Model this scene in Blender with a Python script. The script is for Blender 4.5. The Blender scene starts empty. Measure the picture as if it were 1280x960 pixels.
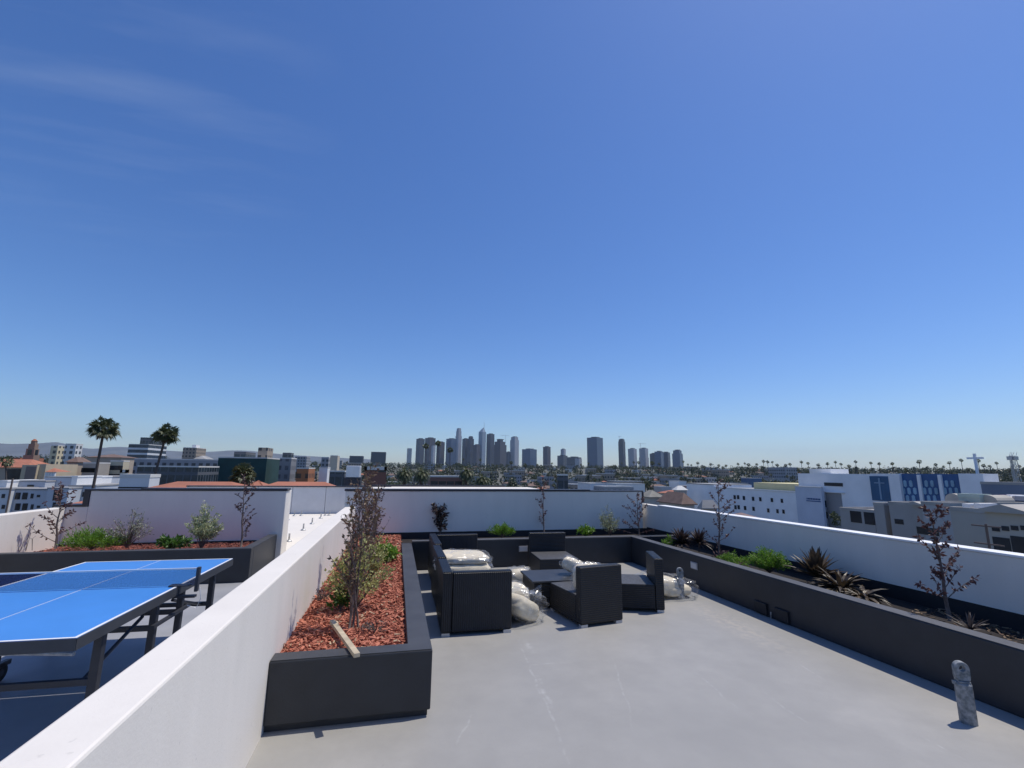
import bpy, math, random
from mathutils import Vector, Matrix, noise as mnoise

HAZE = True
S = bpy.context.scene
COL = S.collection
R_ = math.radians
rng = random.Random(7)

# ------------------------------------------------------------------ camera
F_PX, PITCH, ROLL, YAW, EYE = 581.6, R_(10.486), R_(0.715), R_(13.52), 1.85
fwd = Vector((math.sin(YAW)*math.cos(PITCH), math.cos(YAW)*math.cos(PITCH), math.sin(PITCH)))
rt = Vector((math.cos(YAW), -math.sin(YAW), 0))
up = rt.cross(fwd)
RT = math.cos(ROLL)*rt + math.sin(ROLL)*up
UP = math.cos(ROLL)*up - math.sin(ROLL)*rt
ORI = Vector((0, 0, EYE))
cam = bpy.data.cameras.new('camera')
cam.sensor_width = 36
cam.lens = 36*F_PX/1280
cam.clip_start = 0.05
cam.clip_end = 60000
camo = bpy.data.objects.new('camera', cam)
COL.objects.link(camo)
m = Matrix((RT, UP, -fwd)).transposed().to_4x4()
m.translation = ORI
camo.matrix_world = m
S.camera = camo

# ------------------------------------------------------------------ light
SUN = Vector((0.42, 0.06, 1)).normalized()
sun_el = math.asin(SUN.z)
sun_az = math.atan2(SUN.x, SUN.y)
w = bpy.data.worlds.new('World')
S.world = w
w.use_nodes = True
nt = w.node_tree
bg = nt.nodes['Background']
sky = nt.nodes.new('ShaderNodeTexSky')
sky.sky_type = 'NISHITA'
sky.sun_disc = False
sky.sun_elevation = sun_el
sky.sun_rotation = sun_az
sky.altitude = 100
sky.air_density = 1.0
sky.dust_density = 0.5
sky.ozone_density = 7.0
hs = nt.nodes.new('ShaderNodeHueSaturation')
hs.inputs['Saturation'].default_value = 1.17
hs.inputs['Hue'].default_value = 0.509
nt.links.new(sky.outputs[0], hs.inputs['Color'])
# faint cirrus: streaks on a plane high above, by direction only
wc = nt.nodes.new('ShaderNodeTexCoord'); sx = nt.nodes.new('ShaderNodeSeparateXYZ'); nt.links.new(wc.outputs['Generated'], sx.inputs[0])
def wm(op, a, b=None):
    q = nt.nodes.new('ShaderNodeMath'); q.operation = op
    for i_, v_ in enumerate((a, b)):
        if v_ is None: continue
        if isinstance(v_, (int, float)): q.inputs[i_].default_value = v_
        else: nt.links.new(v_, q.inputs[i_])
    return q.outputs[0]
zc = wm('MAXIMUM', sx.outputs[2], .08)
cx_ = nt.nodes.new('ShaderNodeCombineXYZ'); nt.links.new(wm('DIVIDE', sx.outputs[0], zc), cx_.inputs[0]); nt.links.new(wm('DIVIDE', sx.outputs[1], zc), cx_.inputs[1])
mp_ = nt.nodes.new('ShaderNodeMapping'); mp_.inputs['Rotation'].default_value = (0, 0, R_(55)); mp_.inputs['Scale'].default_value = (.9, 4.5, 1); nt.links.new(cx_.outputs[0], mp_.inputs[0])
def wn(vec, sc, det):
    q = nt.nodes.new('ShaderNodeTexNoise'); q.inputs['Scale'].default_value = sc; q.inputs['Detail'].default_value = det; nt.links.new(vec, q.inputs['Vector']); return q.outputs['Fac']
def wr(v, a, b):
    q = nt.nodes.new('ShaderNodeMapRange'); q.inputs[1].default_value = a; q.inputs[2].default_value = b; nt.links.new(v, q.inputs[0]); return q.outputs[0]
dp = nt.nodes.new('ShaderNodeVectorMath'); dp.operation = 'DOT_PRODUCT'; nt.links.new(wc.outputs['Generated'], dp.inputs[0])
dp.inputs[1].default_value = tuple((fwd*F_PX+RT*(170-640)+UP*(480-85)).normalized())
cl = wm('MULTIPLY', wr(wn(mp_.outputs[0], 1.6, 7), .46, .80), wr(dp.outputs['Value'], .955, .995))
cmx = nt.nodes.new('ShaderNodeMix'); cmx.data_type = 'RGBA'; nt.links.new(wm('MULTIPLY', cl, .11), cmx.inputs[0])
nt.links.new(hs.outputs[0], cmx.inputs[6]); cmx.inputs[7].default_value = (4.2, 4.9, 5.9, 1)
nt.links.new(cmx.outputs[2], bg.inputs[0])
bg.inputs[1].default_value = 0.15
sl = bpy.data.lights.new('sun', 'SUN')
sl.energy = 4.2
sl.angle = R_(0.53)
sl.color = (1.0, 0.935, 0.83)
so = bpy.data.objects.new('sun', sl)
COL.objects.link(so)
so.rotation_euler = SUN.to_track_quat('Z', 'Y').to_euler()
S.view_settings.view_transform = 'Standard'
S.view_settings.look = 'None'
S.view_settings.exposure = -0.15
S.view_settings.gamma = 1
S.view_settings.use_curve_mapping = False

# ------------------------------------------------------------------ measuring helpers
def ray(px, py):
    return (fwd*F_PX + RT*(px-640) + UP*(480-py)).normalized()
def onz(px, py, z):
    d = ray(px, py); return ORI + d*((z-EYE)/d.z)
def ony(px, py, y):
    d = ray(px, py); return ORI + d*(y/d.y)
def onx(px, py, x):
    d = ray(px, py); return ORI + d*(x/d.x)
def atr(px, py, r):
    d = ray(px, py); return ORI + d*(r/math.hypot(d.x, d.y))
def sstep(a, b, x):
    t = max(0, min(1, (x-a)/(b-a))); return t*t*(3-2*t)
def gz(x, y):
    d = math.hypot(x, y)
    return -18 + 26*sstep(220, 1350, d)

# ------------------------------------------------------------------ materials
def new_mat(name):
    mt = bpy.data.materials.new(name); mt.use_nodes = True
    n = mt.node_tree; b = n.nodes['Principled BSDF']
    return mt, n, b
def N(n, t, **kw):
    x = n.nodes.new(t)
    for k, v in kw.items(): setattr(x, k, v)
    return x
def mth(n, op, a, b=None, c=None):
    x = n.nodes.new('ShaderNodeMath'); x.operation = op
    for i, v in enumerate((a, b, c)):
        if v is None: continue
        if isinstance(v, (int, float)): x.inputs[i].default_value = v
        else: n.links.new(v, x.inputs[i])
    return x.outputs[0]
def mixc(n, fac, a, b, mode='MIX'):
    x = n.nodes.new('ShaderNodeMix'); x.data_type = 'RGBA'; x.blend_type = mode
    for s, v in ((x.inputs[0], fac), (x.inputs[6], a), (x.inputs[7], b)):
        if hasattr(v, 'is_linked'): n.links.new(v, s)
        elif isinstance(v, (int, float)): s.default_value = v
        else: s.default_value = (*v[:3], 1)
    return x.outputs[2]
def ramp(n, fac, p0, p1):
    x = n.nodes.new('ShaderNodeMapRange'); x.inputs[1].default_value = p0; x.inputs[2].default_value = p1
    n.links.new(fac, x.inputs[0]); return x.outputs[0]
def coords(n, kind='Object'):
    return n.nodes.new('ShaderNodeTexCoord').outputs[kind]
def tnoise(n, vec, scale, detail=4, rough=.55):
    x = n.nodes.new('ShaderNodeTexNoise'); x.inputs['Scale'].default_value = scale
    x.inputs['Detail'].default_value = detail; x.inputs['Roughness'].default_value = rough
    n.links.new(vec, x.inputs['Vector']); return x.outputs['Fac']
def bump(n, b, h, strength=.3, dist=.01):
    x = n.nodes.new('ShaderNodeBump'); x.inputs['Strength'].default_value = strength
    x.inputs['Distance'].default_value = dist
    n.links.new(h, x.inputs['Height']); n.links.new(x.outputs[0], b.inputs['Normal'])
MAT = {}
def plain(name, c, rough=.6, var=.15, scale=6, metal=0, bmp=0, bscale=60, c2=None):
    """noise-mottled surface"""
    if name in MAT: return MAT[name]
    mt, n, b = new_mat(name)
    co = coords(n)
    f = tnoise(n, co, scale, 5)
    f = ramp(n, f, .3, .7)
    dark = c2 or tuple(v*(1-var) for v in c)
    lite = tuple(min(1, v*(1+var)) for v in c) if not c2 else c
    n.links.new(mixc(n, f, dark, lite), b.inputs['Base Color'])
    b.inputs['Roughness'].default_value = rough
    b.inputs['Metallic'].default_value = metal
    if bmp: bump(n, b, tnoise(n, co, bscale, 3), bmp, .01)
    MAT[name] = mt
    return mt
def leafmat(name, c, c2, trans=.3, scale=9, rough=.5):
    if name in MAT: return MAT[name]
    mt, n, b = new_mat(name)
    f = ramp(n, tnoise(n, coords(n), scale, 2), .35, .65)
    col = mixc(n, f, c, c2)
    n.links.new(col, b.inputs['Base Color'])
    b.inputs['Roughness'].default_value = rough
    t = N(n, 'ShaderNodeBsdfTranslucent'); n.links.new(col, t.inputs[0])
    mx = N(n, 'ShaderNodeMixShader'); mx.inputs[0].default_value = trans
    n.links.new(b.outputs[0], mx.inputs[1]); n.links.new(t.outputs[0], mx.inputs[2])
    n.links.new(mx.outputs[0], n.nodes['Material Output'].inputs[0])
    MAT[name] = mt
    return mt
def facade(name, wall, glass, floor=3.6, bay=3.0, fh=.55, fw=.62, rough=.35, var=.12):
    """repeating windows on a far facade (too small in the picture to be single parts)"""
    if name in MAT: return MAT[name]
    mt, n, b = new_mat(name)
    co = coords(n)
    sp = N(n, 'ShaderNodeSeparateXYZ'); n.links.new(co, sp.inputs[0])
    zf = mth(n, 'FRACT', mth(n, 'DIVIDE', sp.outputs[2], floor))
    xf = mth(n, 'FRACT', mth(n, 'DIVIDE', mth(n, 'ADD', sp.outputs[0], sp.outputs[1]), bay))
    win = mth(n, 'MULTIPLY', mth(n, 'LESS_THAN', zf, fh), mth(n, 'LESS_THAN', xf, fw))
    nz = ramp(n, tnoise(n, co, .08, 3), .3, .7)
    wc = mixc(n, nz, tuple(v*(1-var) for v in wall), tuple(v*(1+var) for v in wall))
    gc = mixc(n, ramp(n, tnoise(n, co, .23, 2), .35, .65), tuple(v*.6 for v in glass), tuple(v*1.3 for v in glass))
    n.links.new(mixc(n, win, wc, gc), b.inputs['Base Color'])
    rg = N(n, 'ShaderNodeMapRange'); n.links.new(win, rg.inputs[0])
    rg.inputs[3].default_value = .75; rg.inputs[4].default_value = rough
    n.links.new(rg.outputs[0], b.inputs['Roughness'])
    MAT[name] = mt
    return mt

# ------------------------------------------------------------------ mesh helpers
class MB:
    def __init__(s): s.v = []; s.f = []
    def add(s, vs, fs):
        o = len(s.v); s.v += [tuple(v) for v in vs]; s.f += [tuple(i+o for i in f) for f in fs]; return s
    def box(s, x0, x1, y0, y1, z0, z1, rot=0, piv=(0, 0)):
        c = [(x, y, z) for z in (z0, z1) for y in (y0, y1) for x in (x0, x1)]
        if rot:
            ca, sa = math.cos(rot), math.sin(rot)
            c = [((x-piv[0])*ca-(y-piv[1])*sa+piv[0], (x-piv[0])*sa+(y-piv[1])*ca+piv[1], z) for x, y, z in c]
        return s.add(c, [(0, 2, 3, 1), (4, 5, 7, 6), (0, 1, 5, 4), (2, 6, 7, 3), (0, 4, 6, 2), (1, 3, 7, 5)])
    def tube(s, pts, rad, k=8, cap=True):
        pts = [Vector(p) for p in pts]
        if not isinstance(rad, (list, tuple)): rad = [rad]*len(pts)
        rings = []
        for i, p in enumerate(pts):
            d = (pts[min(i+1, len(pts)-1)]-pts[max(i-1, 0)]).normalized()
            a = d.cross(Vector((0, 0, 1))) if abs(d.z) < .95 else d.cross(Vector((0, 1, 0)))
            a.normalize(); c = d.cross(a)
            rings.append([p+rad[i]*(math.cos(t)*a+math.sin(t)*c) for t in [2*math.pi*j/k for j in range(k)]])
        vs = [v for r in rings for v in r]; fs = []
        for i in range(len(pts)-1):
            for j in range(k):
                fs.append((i*k+j, i*k+(j+1) % k, (i+1)*k+(j+1) % k, (i+1)*k+j))
        if cap:
            fs.append(tuple(range(k))); fs.append(tuple(range((len(pts)-1)*k, len(pts)*k))[::-1])
        return s.add(vs, fs)
    def leaf(s, p, d, L, W, up_=Vector((0, 0, 1)), fold=.15):
        d = d.normalized(); a = d.cross(up_)
        if a.length < .05: a = d.cross(Vector((1, 0, 0)))
        a.normalize(); u = a.cross(d)
        return s.add([p, p+d*L*.45+a*W*.5+u*W*fold, p+d*L, p+d*L*.45-a*W*.5+u*W*fold], [(0, 1, 2), (0, 2, 3)])
    def strap(s, p, d, L, W, droop=.5, seg=4, tw=0):
        """a long leaf that arches over"""
        d = d.normalized(); a = d.cross(Vector((0, 0, 1)))
        if a.length < .05: a = Vector((1, 0, 0))
        a.normalize()
        if tw: a = (Matrix.Rotation(tw, 3, d) @ a)
        vs = []; q = Vector(p); dd = d.copy()
        for i in range(seg+1):
            t = i/seg; ww = W*.5*(.55+1.6*t*(1-t)*1.1)*(1-t**3) + .001
            n_ = a.cross(dd)
            vs += [q-a*ww+n_*ww*.35, q.copy(), q+a*ww+n_*ww*.35]
            dd = (dd+Vector((0, 0, -droop/seg*(1+t)))).normalized(); q = q+dd*L/seg
        fs = []
        for i in range(seg):
            b = i*3
            fs += [(b, b+1, b+4, b+3), (b+1, b+2, b+5, b+4)]
        return s.add(vs, fs)
    def obj(s, name, mat, parent=None, smooth=False, bevel=0, kind=None):
        me = bpy.data.meshes.new(name); me.from_pydata(s.v, [], s.f)
        if mat: me.materials.append(mat)
        if smooth:
            me.shade_smooth()
        me.update()
        o = bpy.data.objects.new(name, me); COL.objects.link(o)
        if parent: o.parent = parent
        if bevel:
            bv = o.modifiers.new('bevel', 'BEVEL'); bv.width = bevel; bv.segments = 2; bv.limit_method = 'ANGLE'
        if kind: o['kind'] = kind
        return o
def tag(o, label, cat, group=None):
    o['label'] = label; o['category'] = cat
    if group: o['group'] = group
    return o
def thing(name, label, cat, loc=(0, 0, 0), rz=0, group=None):
    o = bpy.data.objects.new(name, None); COL.objects.link(o)
    o.empty_display_size = .2
    o.location = loc; o.rotation_euler = (0, 0, rz)
    return tag(o, label, cat, group)
def copy_thing(root, loc, rz=0, sc=None, label=None):
    c = root.copy(); COL.objects.link(c); c.location = loc
    c.rotation_euler = (root.rotation_euler[0], root.rotation_euler[1], rz)
    if sc: c.scale = sc if not isinstance(sc, (int, float)) else (sc, sc, sc)
    if label: c['label'] = label
    for ch in list(root.children):
        d = ch.copy(); COL.objects.link(d); d.parent = c
        for g in ch.children:
            e = g.copy(); COL.objects.link(e); e.parent = d
    return c

# ------------------------------------------------------------------ deck materials
def deck_material():
    mt, n, b = new_mat('grey_deck_coating')
    co = coords(n)
    big = ramp(n, tnoise(n, co, .5, 4), .3, .7)
    fine = ramp(n, tnoise(n, co, 5, 6, .65), .3, .7)
    c = mixc(n, big, (.30, .294, .278), (.37, .358, .335))
    c = mixc(n, mth(n, 'MULTIPLY', fine, .35), c, (.27, .264, .252))
    pa = ramp(n, tnoise(n, co, 1.7, 5, .6), .42, .62)
    c = mixc(n, mth(n, 'MULTIPLY', pa, .45), c, (.268, .262, .248))
    # dusty beige deposit in the corner by the drains, and pale scuffs
    def seg(x, y, ang, L, W, wob=.05):
        mp = N(n, 'ShaderNodeMapping'); mp.vector_type = 'TEXTURE'
        mp.inputs['Location'].default_value = (x, y, 0); mp.inputs['Rotation'].default_value = (0, 0, ang)
        n.links.new(co, mp.inputs[0])
        sp = N(n, 'ShaderNodeSeparateXYZ'); n.links.new(mp.outputs[0], sp.inputs[0])
        wv = mth(n, 'MULTIPLY', mth(n, 'SUBTRACT', tnoise(n, co, 2.2, 3), .5), wob*2)
        yy = mth(n, 'ADD', sp.outputs[1], wv)
        a = mth(n, 'SUBTRACT', 1, mth(n, 'DIVIDE', mth(n, 'ABSOLUTE', yy), W))
        e = mth(n, 'SUBTRACT', 1, mth(n, 'POWER', mth(n, 'DIVIDE', mth(n, 'ABSOLUTE', sp.outputs[0]), L), 2))
        k = mth(n, 'MULTIPLY', mth(n, 'MAXIMUM', a, 0), mth(n, 'MAXIMUM', e, 0))
        return mth(n, 'MULTIPLY', k, ramp(n, tnoise(n, co, 14, 4), .42, .68))
    tot = None
    for p0, p1, W in (((648, 800), (716, 960), .016), ((671, 845), (690, 885), .03), ((766, 822), (790, 905), .012),
                      ((872, 842), (918, 882), .012), ((906, 730), (935, 746), .015), ((655, 800), (668, 816), .05),
                      ((590, 895), (566, 935), .012), ((650, 832), (710, 828), .01), ((1000, 830), (1030, 850), .015),
                      ((958, 868), (1010, 905), .014), ((1150, 920), (1200, 948), .012)):
        a_, b_ = onz(*p0, 0), onz(*p1, 0); d_ = b_-a_; c_ = (a_+b_)/2
        k = seg(c_.x, c_.y, math.atan2(d_.y, d_.x), d_.length*.6, W)
        tot = k if tot is None else mth(n, 'MAXIMUM', tot, k)
    c = mixc(n, mth(n, 'MULTIPLY', tot, .34), c, (.60, .60, .60))
    q = onz(915, 778, 0)
    du = seg(q.x-.05, q.y, R_(86), 1.2, .3, .15)
    c = mixc(n, mth(n, 'MULTIPLY', du, .6), c, (.47, .42, .35))
    sp_ = ramp(n, tnoise(n, co, 38, 2), .70, .74)
    c = mixc(n, mth(n, 'MULTIPLY', sp_, .25), c, (.2, .2, .21))
    n.links.new(c, b.inputs['Base Color'])
    b.inputs['Roughness'].default_value = .55
    bump(n, b, tnoise(n, co, 45, 4), .12, .006)
    return mt
M_deck = deck_material()
def stucco(name, c, streak=.10):
    mt, n, b = new_mat(name)
    co = coords(n)
    mp = N(n, 'ShaderNodeMapping'); mp.inputs['Scale'].default_value = (1, 1, .22); n.links.new(co, mp.inputs[0])
    st = ramp(n, tnoise(n, mp.outputs[0], 4.5, 5, .6), .35, .72)
    big = ramp(n, tnoise(n, co, .9, 4), .3, .7)
    k = mixc(n, big, tuple(v*.94 for v in c), c)
    k = mixc(n, mth(n, 'MULTIPLY', st, streak*3), k, tuple(v*.8 for v in c))
    sp_ = ramp(n, tnoise(n, co, 26, 3), .68, .74)
    k = mixc(n, mth(n, 'MULTIPLY', sp_, .32), k, tuple(v*.6 for v in c))
    n.links.new(k, b.inputs['Base Color']); b.inputs['Roughness'].default_value = .75
    bump(n, b, tnoise(n, co, 70, 4), .18, .005)
    return mt
M_white = stucco('white_stucco', (.775, .73, .665))
M_whiteroof = stucco('white_roof_coating', (.79, .745, .675), .09)
M_dark = plain('charcoal_paint', (.021, .024, .030), .5, .14, 5, bmp=.12, bscale=50)
M_coping = plain('dark_metal_coping', (.03, .027, .036), .4, .15, 4)
M_soil = plain('dark_soil', (.016, .012, .011), .95, .4, 12, bmp=.8, bscale=30)
M_mulchbase = plain('red_mulch_bed', (.28, .08, .05), .9, .4, 25, bmp=1, bscale=40)
M_panel = plain('grey_roof_panel', (.55, .56, .58), .5, .05, 3)
M_steel = plain('galvanised_steel', (.42, .43, .44), .5, .35, 14, metal=.7)
M_conc = plain('grey_concrete_surface', (.3, .3, .31), .8, .2, 8)

# ------------------------------------------------------------------ setting
def ground_sheet():
    mb = MB(); rs = [0, 30, 80, 150, 220, 300, 400, 520, 650, 800, 950, 1100, 1350, 1800, 2600, 4000, 6500, 10000, 15500]
    k = 96; vs = [(0, 0, -18)]; fs = []
    for r in rs[1:]:
        for j in range(k):
            a = 2*math.pi*j/k; x, y = r*math.cos(a), r*math.sin(a)
            vs.append((x, y, gz(x, y)))
    for j in range(k): fs.append((0, 1+j, 1+(j+1) % k))
    for i in range(len(rs)-2):
        for j in range(k):
            fs.append((1+i*k+j, 1+(i+1)*k+j, 1+(i+1)*k+(j+1) % k, 1+i*k+(j+1) % k))
    mb.add(vs, fs)
    mt, n, b = new_mat('city_ground'); co = coords(n)
    c = mixc(n, ramp(n, tnoise(n, co, .012, 6, .7), .35, .65), (.09, .09, .08), (.16, .15, .13))
    c = mixc(n, ramp(n, tnoise(n, co, .05, 3), .5, .6), c, (.06, .075, .04))
    n.links.new(c, b.inputs['Base Color']); b.inputs['Roughness'].default_value = .9
    mb.obj('ground', mt, kind='structure', smooth=True)
ground_sheet()

def hills():
    prof = [(-140, 558), (-60, 552), (0, 551), (12, 553), (30, 552), (45, 552), (60, 550), (70, 549), (80, 551), (92, 555), (105, 558), (118, 560), (130, 558), (145, 556), (160, 557),
            (180, 559), (200, 561), (230, 563), (262, 564), (285, 561.5), (300, 561), (318, 562), (335, 565), (360, 568), (420, 572), (470, 575)]
    mb = MB(); vs = []; fs = []
    for i, (px, py) in enumerate(prof):
        t = atr(px, py-2.5, 13800)
        for j, (r, q) in enumerate(((10500, 0), (11500, .25), (12600, .55), (13800, 1), (14800, .3), (15400, 0))):
            d = Vector((t.x, t.y, 0)).normalized()*r
            nz = 40*mnoise.noise(Vector((i*.9, j*1.3, 0))) if 0 < q < 1 else 0
            vs.append((d.x, d.y, 8+(t.z-8)*q+nz*(t.z/500)))
    k = 6
    for i in range(len(prof)-1):
        for j in range(k-1):
            fs.append((i*k+j, (i+1)*k+j, (i+1)*k+j+1, i*k+j+1))
    mb.add(vs, fs)
    o = mb.obj('hills', plain('hill_scrub', (.10, .105, .10), .95, .3, .002), kind='structure', smooth=True)
    o.modifiers.new('sub', 'SUBSURF').levels = 2; o.modifiers['sub'].render_levels = 2
hills()

# the roof the photograph is taken from: a building with two terraces and a white service roof
XL, XR = -6.1, 6.12        # inner faces of the outer parapets
YF = 10.9                  # face of the far walls
MB().box(-.82, XR+.2, -4, YF, -.25, 0).obj('terrace_floor', M_deck, kind='structure')
M_deck2 = plain('grey_deck_coating_plain', (.31, .315, .33), .55, .1, 2, bmp=.12, bscale=45)
MB().box(XL-.2, -.82, -4, YF, -.31, -.06).obj('terrace_floor', M_deck2, kind='structure')
MB().box(XL-2, XR+.2, YF, 22.5, -.35, -.02).obj('roof', M_whiteroof, kind='structure')
hb = MB().box(XL-.25, XR+.4, -6, 22.6, -18, -.4).obj('host_building', stucco('host_wall', (.7, .7, .7)))
tag(hb, 'white building whose roof carries the terraces', 'building')

def wall(label, boxes, cap=None, name='parapet_wall', capmat=None):
    t = thing(name, label, 'wall')
    mb = MB()
    for b_ in boxes: mb.box(*b_)
    mb.obj('wall', M_white, t, bevel=.012)
    if cap:
        mc = MB()
        for b_ in cap: mc.box(*b_)
        mc.obj('coping', capmat or M_coping, t, bevel=.004)
    return t
wall('white rendered dividing wall running between table tennis terrace and lounge terrace', [(-1.03, -.82, -4, 10.72, -.2, 1.04)], name='dividing_wall')
M_cap = plain('white_coping', (.82, .82, .82), .6, .04, 3)
wall('low white parapet wall along the right edge of the lounge terrace', [(XR, XR+.19, -4, YF+.3, -.2, 1.045)],
     [(XR-.012, XR+.2, -4, YF-.55, 1.045, 1.07)], capmat=M_cap)
wall('tall white back wall of the lounge terrace with thin dark coping', [(-1.06, 6.02, YF, YF+.28, -.2, 1.36)],
     [(-1.08, 4.62, YF-.015, YF+.3, 1.36, 1.405), (4.62, 6.04, YF-.015, YF+.3, 1.36, 1.385), (6.02, 6.06, YF-.015, YF+.3, 1.1, 1.36)], name='back_wall')
wall('tall white back wall behind the left planter, stepped down at its left end', [(-5.74, -2.24, YF, YF+.5, -.2, 1.36), (XL-.2, -5.74, YF, YF+.28, -.2, 1.06)],
     [(-4.9, -2.22, YF-.015, YF+.3, 1.36, 1.41), (-5.84, -4.9, YF-.015, YF+.3, 1.36, 1.39), (-5.84, -5.74, YF-.015, YF+.3, 1.10, 1.36), (XL-.2, -5.74, YF-.015, YF+.3, 1.06, 1.10)], name='back_wall')
wall('low white parapet at the left edge of the table tennis terrace, sunlit inside', [(XL-.2, XL, -4, YF, -.2, 1.045)])
# white roof beyond
t = thing('roof_parapet', 'grey panelled parapet at the far edge of the white service roof', 'wall')
x = -8.0
while x < -.2:
    MB().box(x, x+1.28, 21.2, 21.35, -.02, 1.06).obj('panel', M_panel, t, bevel=.008); x += 1.292
MB().box(-8.0, -.2, 21.15, 21.4, 1.06, 1.10).obj('coping', M_coping, t)
t = thing('raised_roof', 'raised white roof block behind the tall lounge wall', 'roof')
MB().box(-1.0, 6.0, 11.6, 21.6, -.02, 1.07).obj('block', M_whiteroof, t)
MB().box(-1.02, 4.9, 21.6, 21.72, .9, 1.15).obj('coping', M_coping, t)
MB().box(4.2, 6.6, 13.5, 17.5, 1.07, 1.13).obj('flashing', M_panel, t)
t = thing('raised_roof', 'raised white roof block behind the left back wall', 'roof')
MB().box(-5.6, -3.0, 11.6, 14.2, -.02, .92).obj('block', M_whiteroof, t)
MB().box(-4.4, -2.75, 11.7, 14.0, .925, 1.12).obj('flashing', M_panel, t)
vent0 = None
for i, (px, py) in enumerate(((361, 677), (379, 663), (390, 655), (401, 648), (407, 643), (412, 640), (359.6, 650), (368, 645), (377, 640.5))):
    p = onz(px, py, -.02)
    if p.y > 20.6: p = p*(20.4/p.y); p.z = -.02
    p.z = -.02
    if vent0 is None:
        vent0 = thing('vent_pipe', 'small grey vent pipe standing on the white service roof', 'pipe', p, 0, 'vent pipes on the white roof')
        MB().tube([(0, 0, 0), (0, 0, .02), (0, 0, .045)], [.075, .07, .035], 10).obj('flange', M_steel, vent0)
        MB().tube([(0, 0, .035), (0, 0, .20)], .022, 8).obj('pipe', M_steel, vent0)
    else: copy_thing(vent0, p)

# ------------------------------------------------------------------ planters
def planter(label, name='planter'):
    return thing(name, label, 'planter')
H1, H2 = .47, .51
t = planter('long dark grey planter of red mulch along the dividing wall')
PL = dict(x0=-.82, x1=.345, y0=3.96, y1=9.28)
MB().box(-.82, .345, 3.96, 4.12, .05, H1).box(.155, .345, 4.12, 9.28, .05, H1).obj('wall', M_dark, t, bevel=.01)
MB().box(-.82, .325, 4.0, 4.12, -.01, .05).box(.155, .325, 4.12, 9.28, -.01, .05).obj('toe_kick', M_dark, t)
MB().box(-.82, .155, 4.12, YF, .1, .41).obj('soil', M_mulchbase, t)
t = planter('dark grey L shaped planter along the back and right walls of lounge terrace')
XP = 4.83
MB().box(.345, 6.1, 9.28, 9.45, 0, H2).box(.155, .345, 9.28, 9.45, 0, H1-.004).box(XP, XP+.17, -4, 9.28, 0, H2).obj('wall', M_dark, t, bevel=.01)
MB().box(.155, XR, 9.45, YF, .1, .34).box(XP+.17, XR, -4, 9.45, .1, .338).obj('soil', M_soil, t)
M_lamp = plain('step_light_metal', (.35, .35, .37), .4, .1, 8, metal=.4)
def step_light(c, ax):
    if ax == 'x':
        o = MB().box(c[0]-.012, c[0], c[1]-.09, c[1]+.09, c[2]-.055, c[2]+.055).obj('step_light', M_lamp, t, bevel=.004)
        MB().box(c[0]-.018, c[0]-.012, c[1]-.075, c[1]+.075, c[2]-.04, c[2]+.04).obj('lens', plain('frosted_lens', (.5, .5, .5), .4, .05), o)
    else:
        o = MB().box(c[0]-.09, c[0]+.09, c[1]-.012, c[1], c[2]-.055, c[2]+.055).obj('step_light', M_lamp, t, bevel=.004)
        MB().box(c[0]-.075, c[0]+.075, c[1]-.018, c[1]-.012, c[2]-.04, c[2]+.04).obj('lens', plain('frosted_lens', (.5, .5, .5), .4, .05), o)
p = onx(868, 707, XP); step_light(p, 'x')
p = ony(654, 686, 9.28); step_light(p, 'y')
M_black = plain('black_opening', (.012, .013, .016), .6, .2)
for a_ in ((953, 771), (979, 776)):
    p = onx(*a_, XP)
    MB().box(XP-.03, XP+.004, p.y-.11, p.y+.11, .02, .16).obj('scupper', M_black, t, bevel=.006)
MB().tube([onx(965.5, 768, XP)+Vector((-.02, 0, .03)), onx(965.5, 777, XP)+Vector((-.02, 0, 0))], .008, 6).obj('drain_pipe', M_steel, t)
t = planter('dark grey planter of red mulch at the far end of table tennis terrace')
MB().box(XL, -2.34, 9.12, 9.28, -.06, .48).box(-2.5, -2.34, 9.28, YF, -.06, .48).obj('wall', M_dark, t, bevel=.01)
MB().box(XL, -2.5, 9.28, YF, .1, .33).obj('soil', M_mulchbase, t)

M_lip = plain('sun_lightened_charcoal_top', (.052, .054, .060), .55, .22, 3)  # planter paint lightened: sunlight on the top faces put into the colour
M_lip2 = plain('sheen_lightened_charcoal_top', (.085, .087, .094), .55, .22, 3)  # lighter still, painting in the sun and sheen on the right planter's top
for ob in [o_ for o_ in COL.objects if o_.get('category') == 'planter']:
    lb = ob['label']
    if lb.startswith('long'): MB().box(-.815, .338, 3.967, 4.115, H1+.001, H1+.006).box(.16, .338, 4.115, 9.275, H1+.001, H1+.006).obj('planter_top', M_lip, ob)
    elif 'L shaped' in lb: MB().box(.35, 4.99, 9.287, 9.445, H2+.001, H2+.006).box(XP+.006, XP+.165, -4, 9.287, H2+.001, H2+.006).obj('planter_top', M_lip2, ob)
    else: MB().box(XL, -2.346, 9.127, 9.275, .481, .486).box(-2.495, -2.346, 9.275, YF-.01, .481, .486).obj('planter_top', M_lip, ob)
M_chip = leafmat('mulch_chip', (.54, .19, .115), (.27, .085, .052), 0, 18, .85)
M_chip2 = leafmat('dark_mulch_chip', (.24, .085, .065), (.11, .045, .038), 0, 18, .85)  # darker chip colours for the left planter
M_chipd = leafmat('dead_leaf_litter', (.23, .17, .10), (.12, .07, .05), 0, 20, .85)
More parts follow.
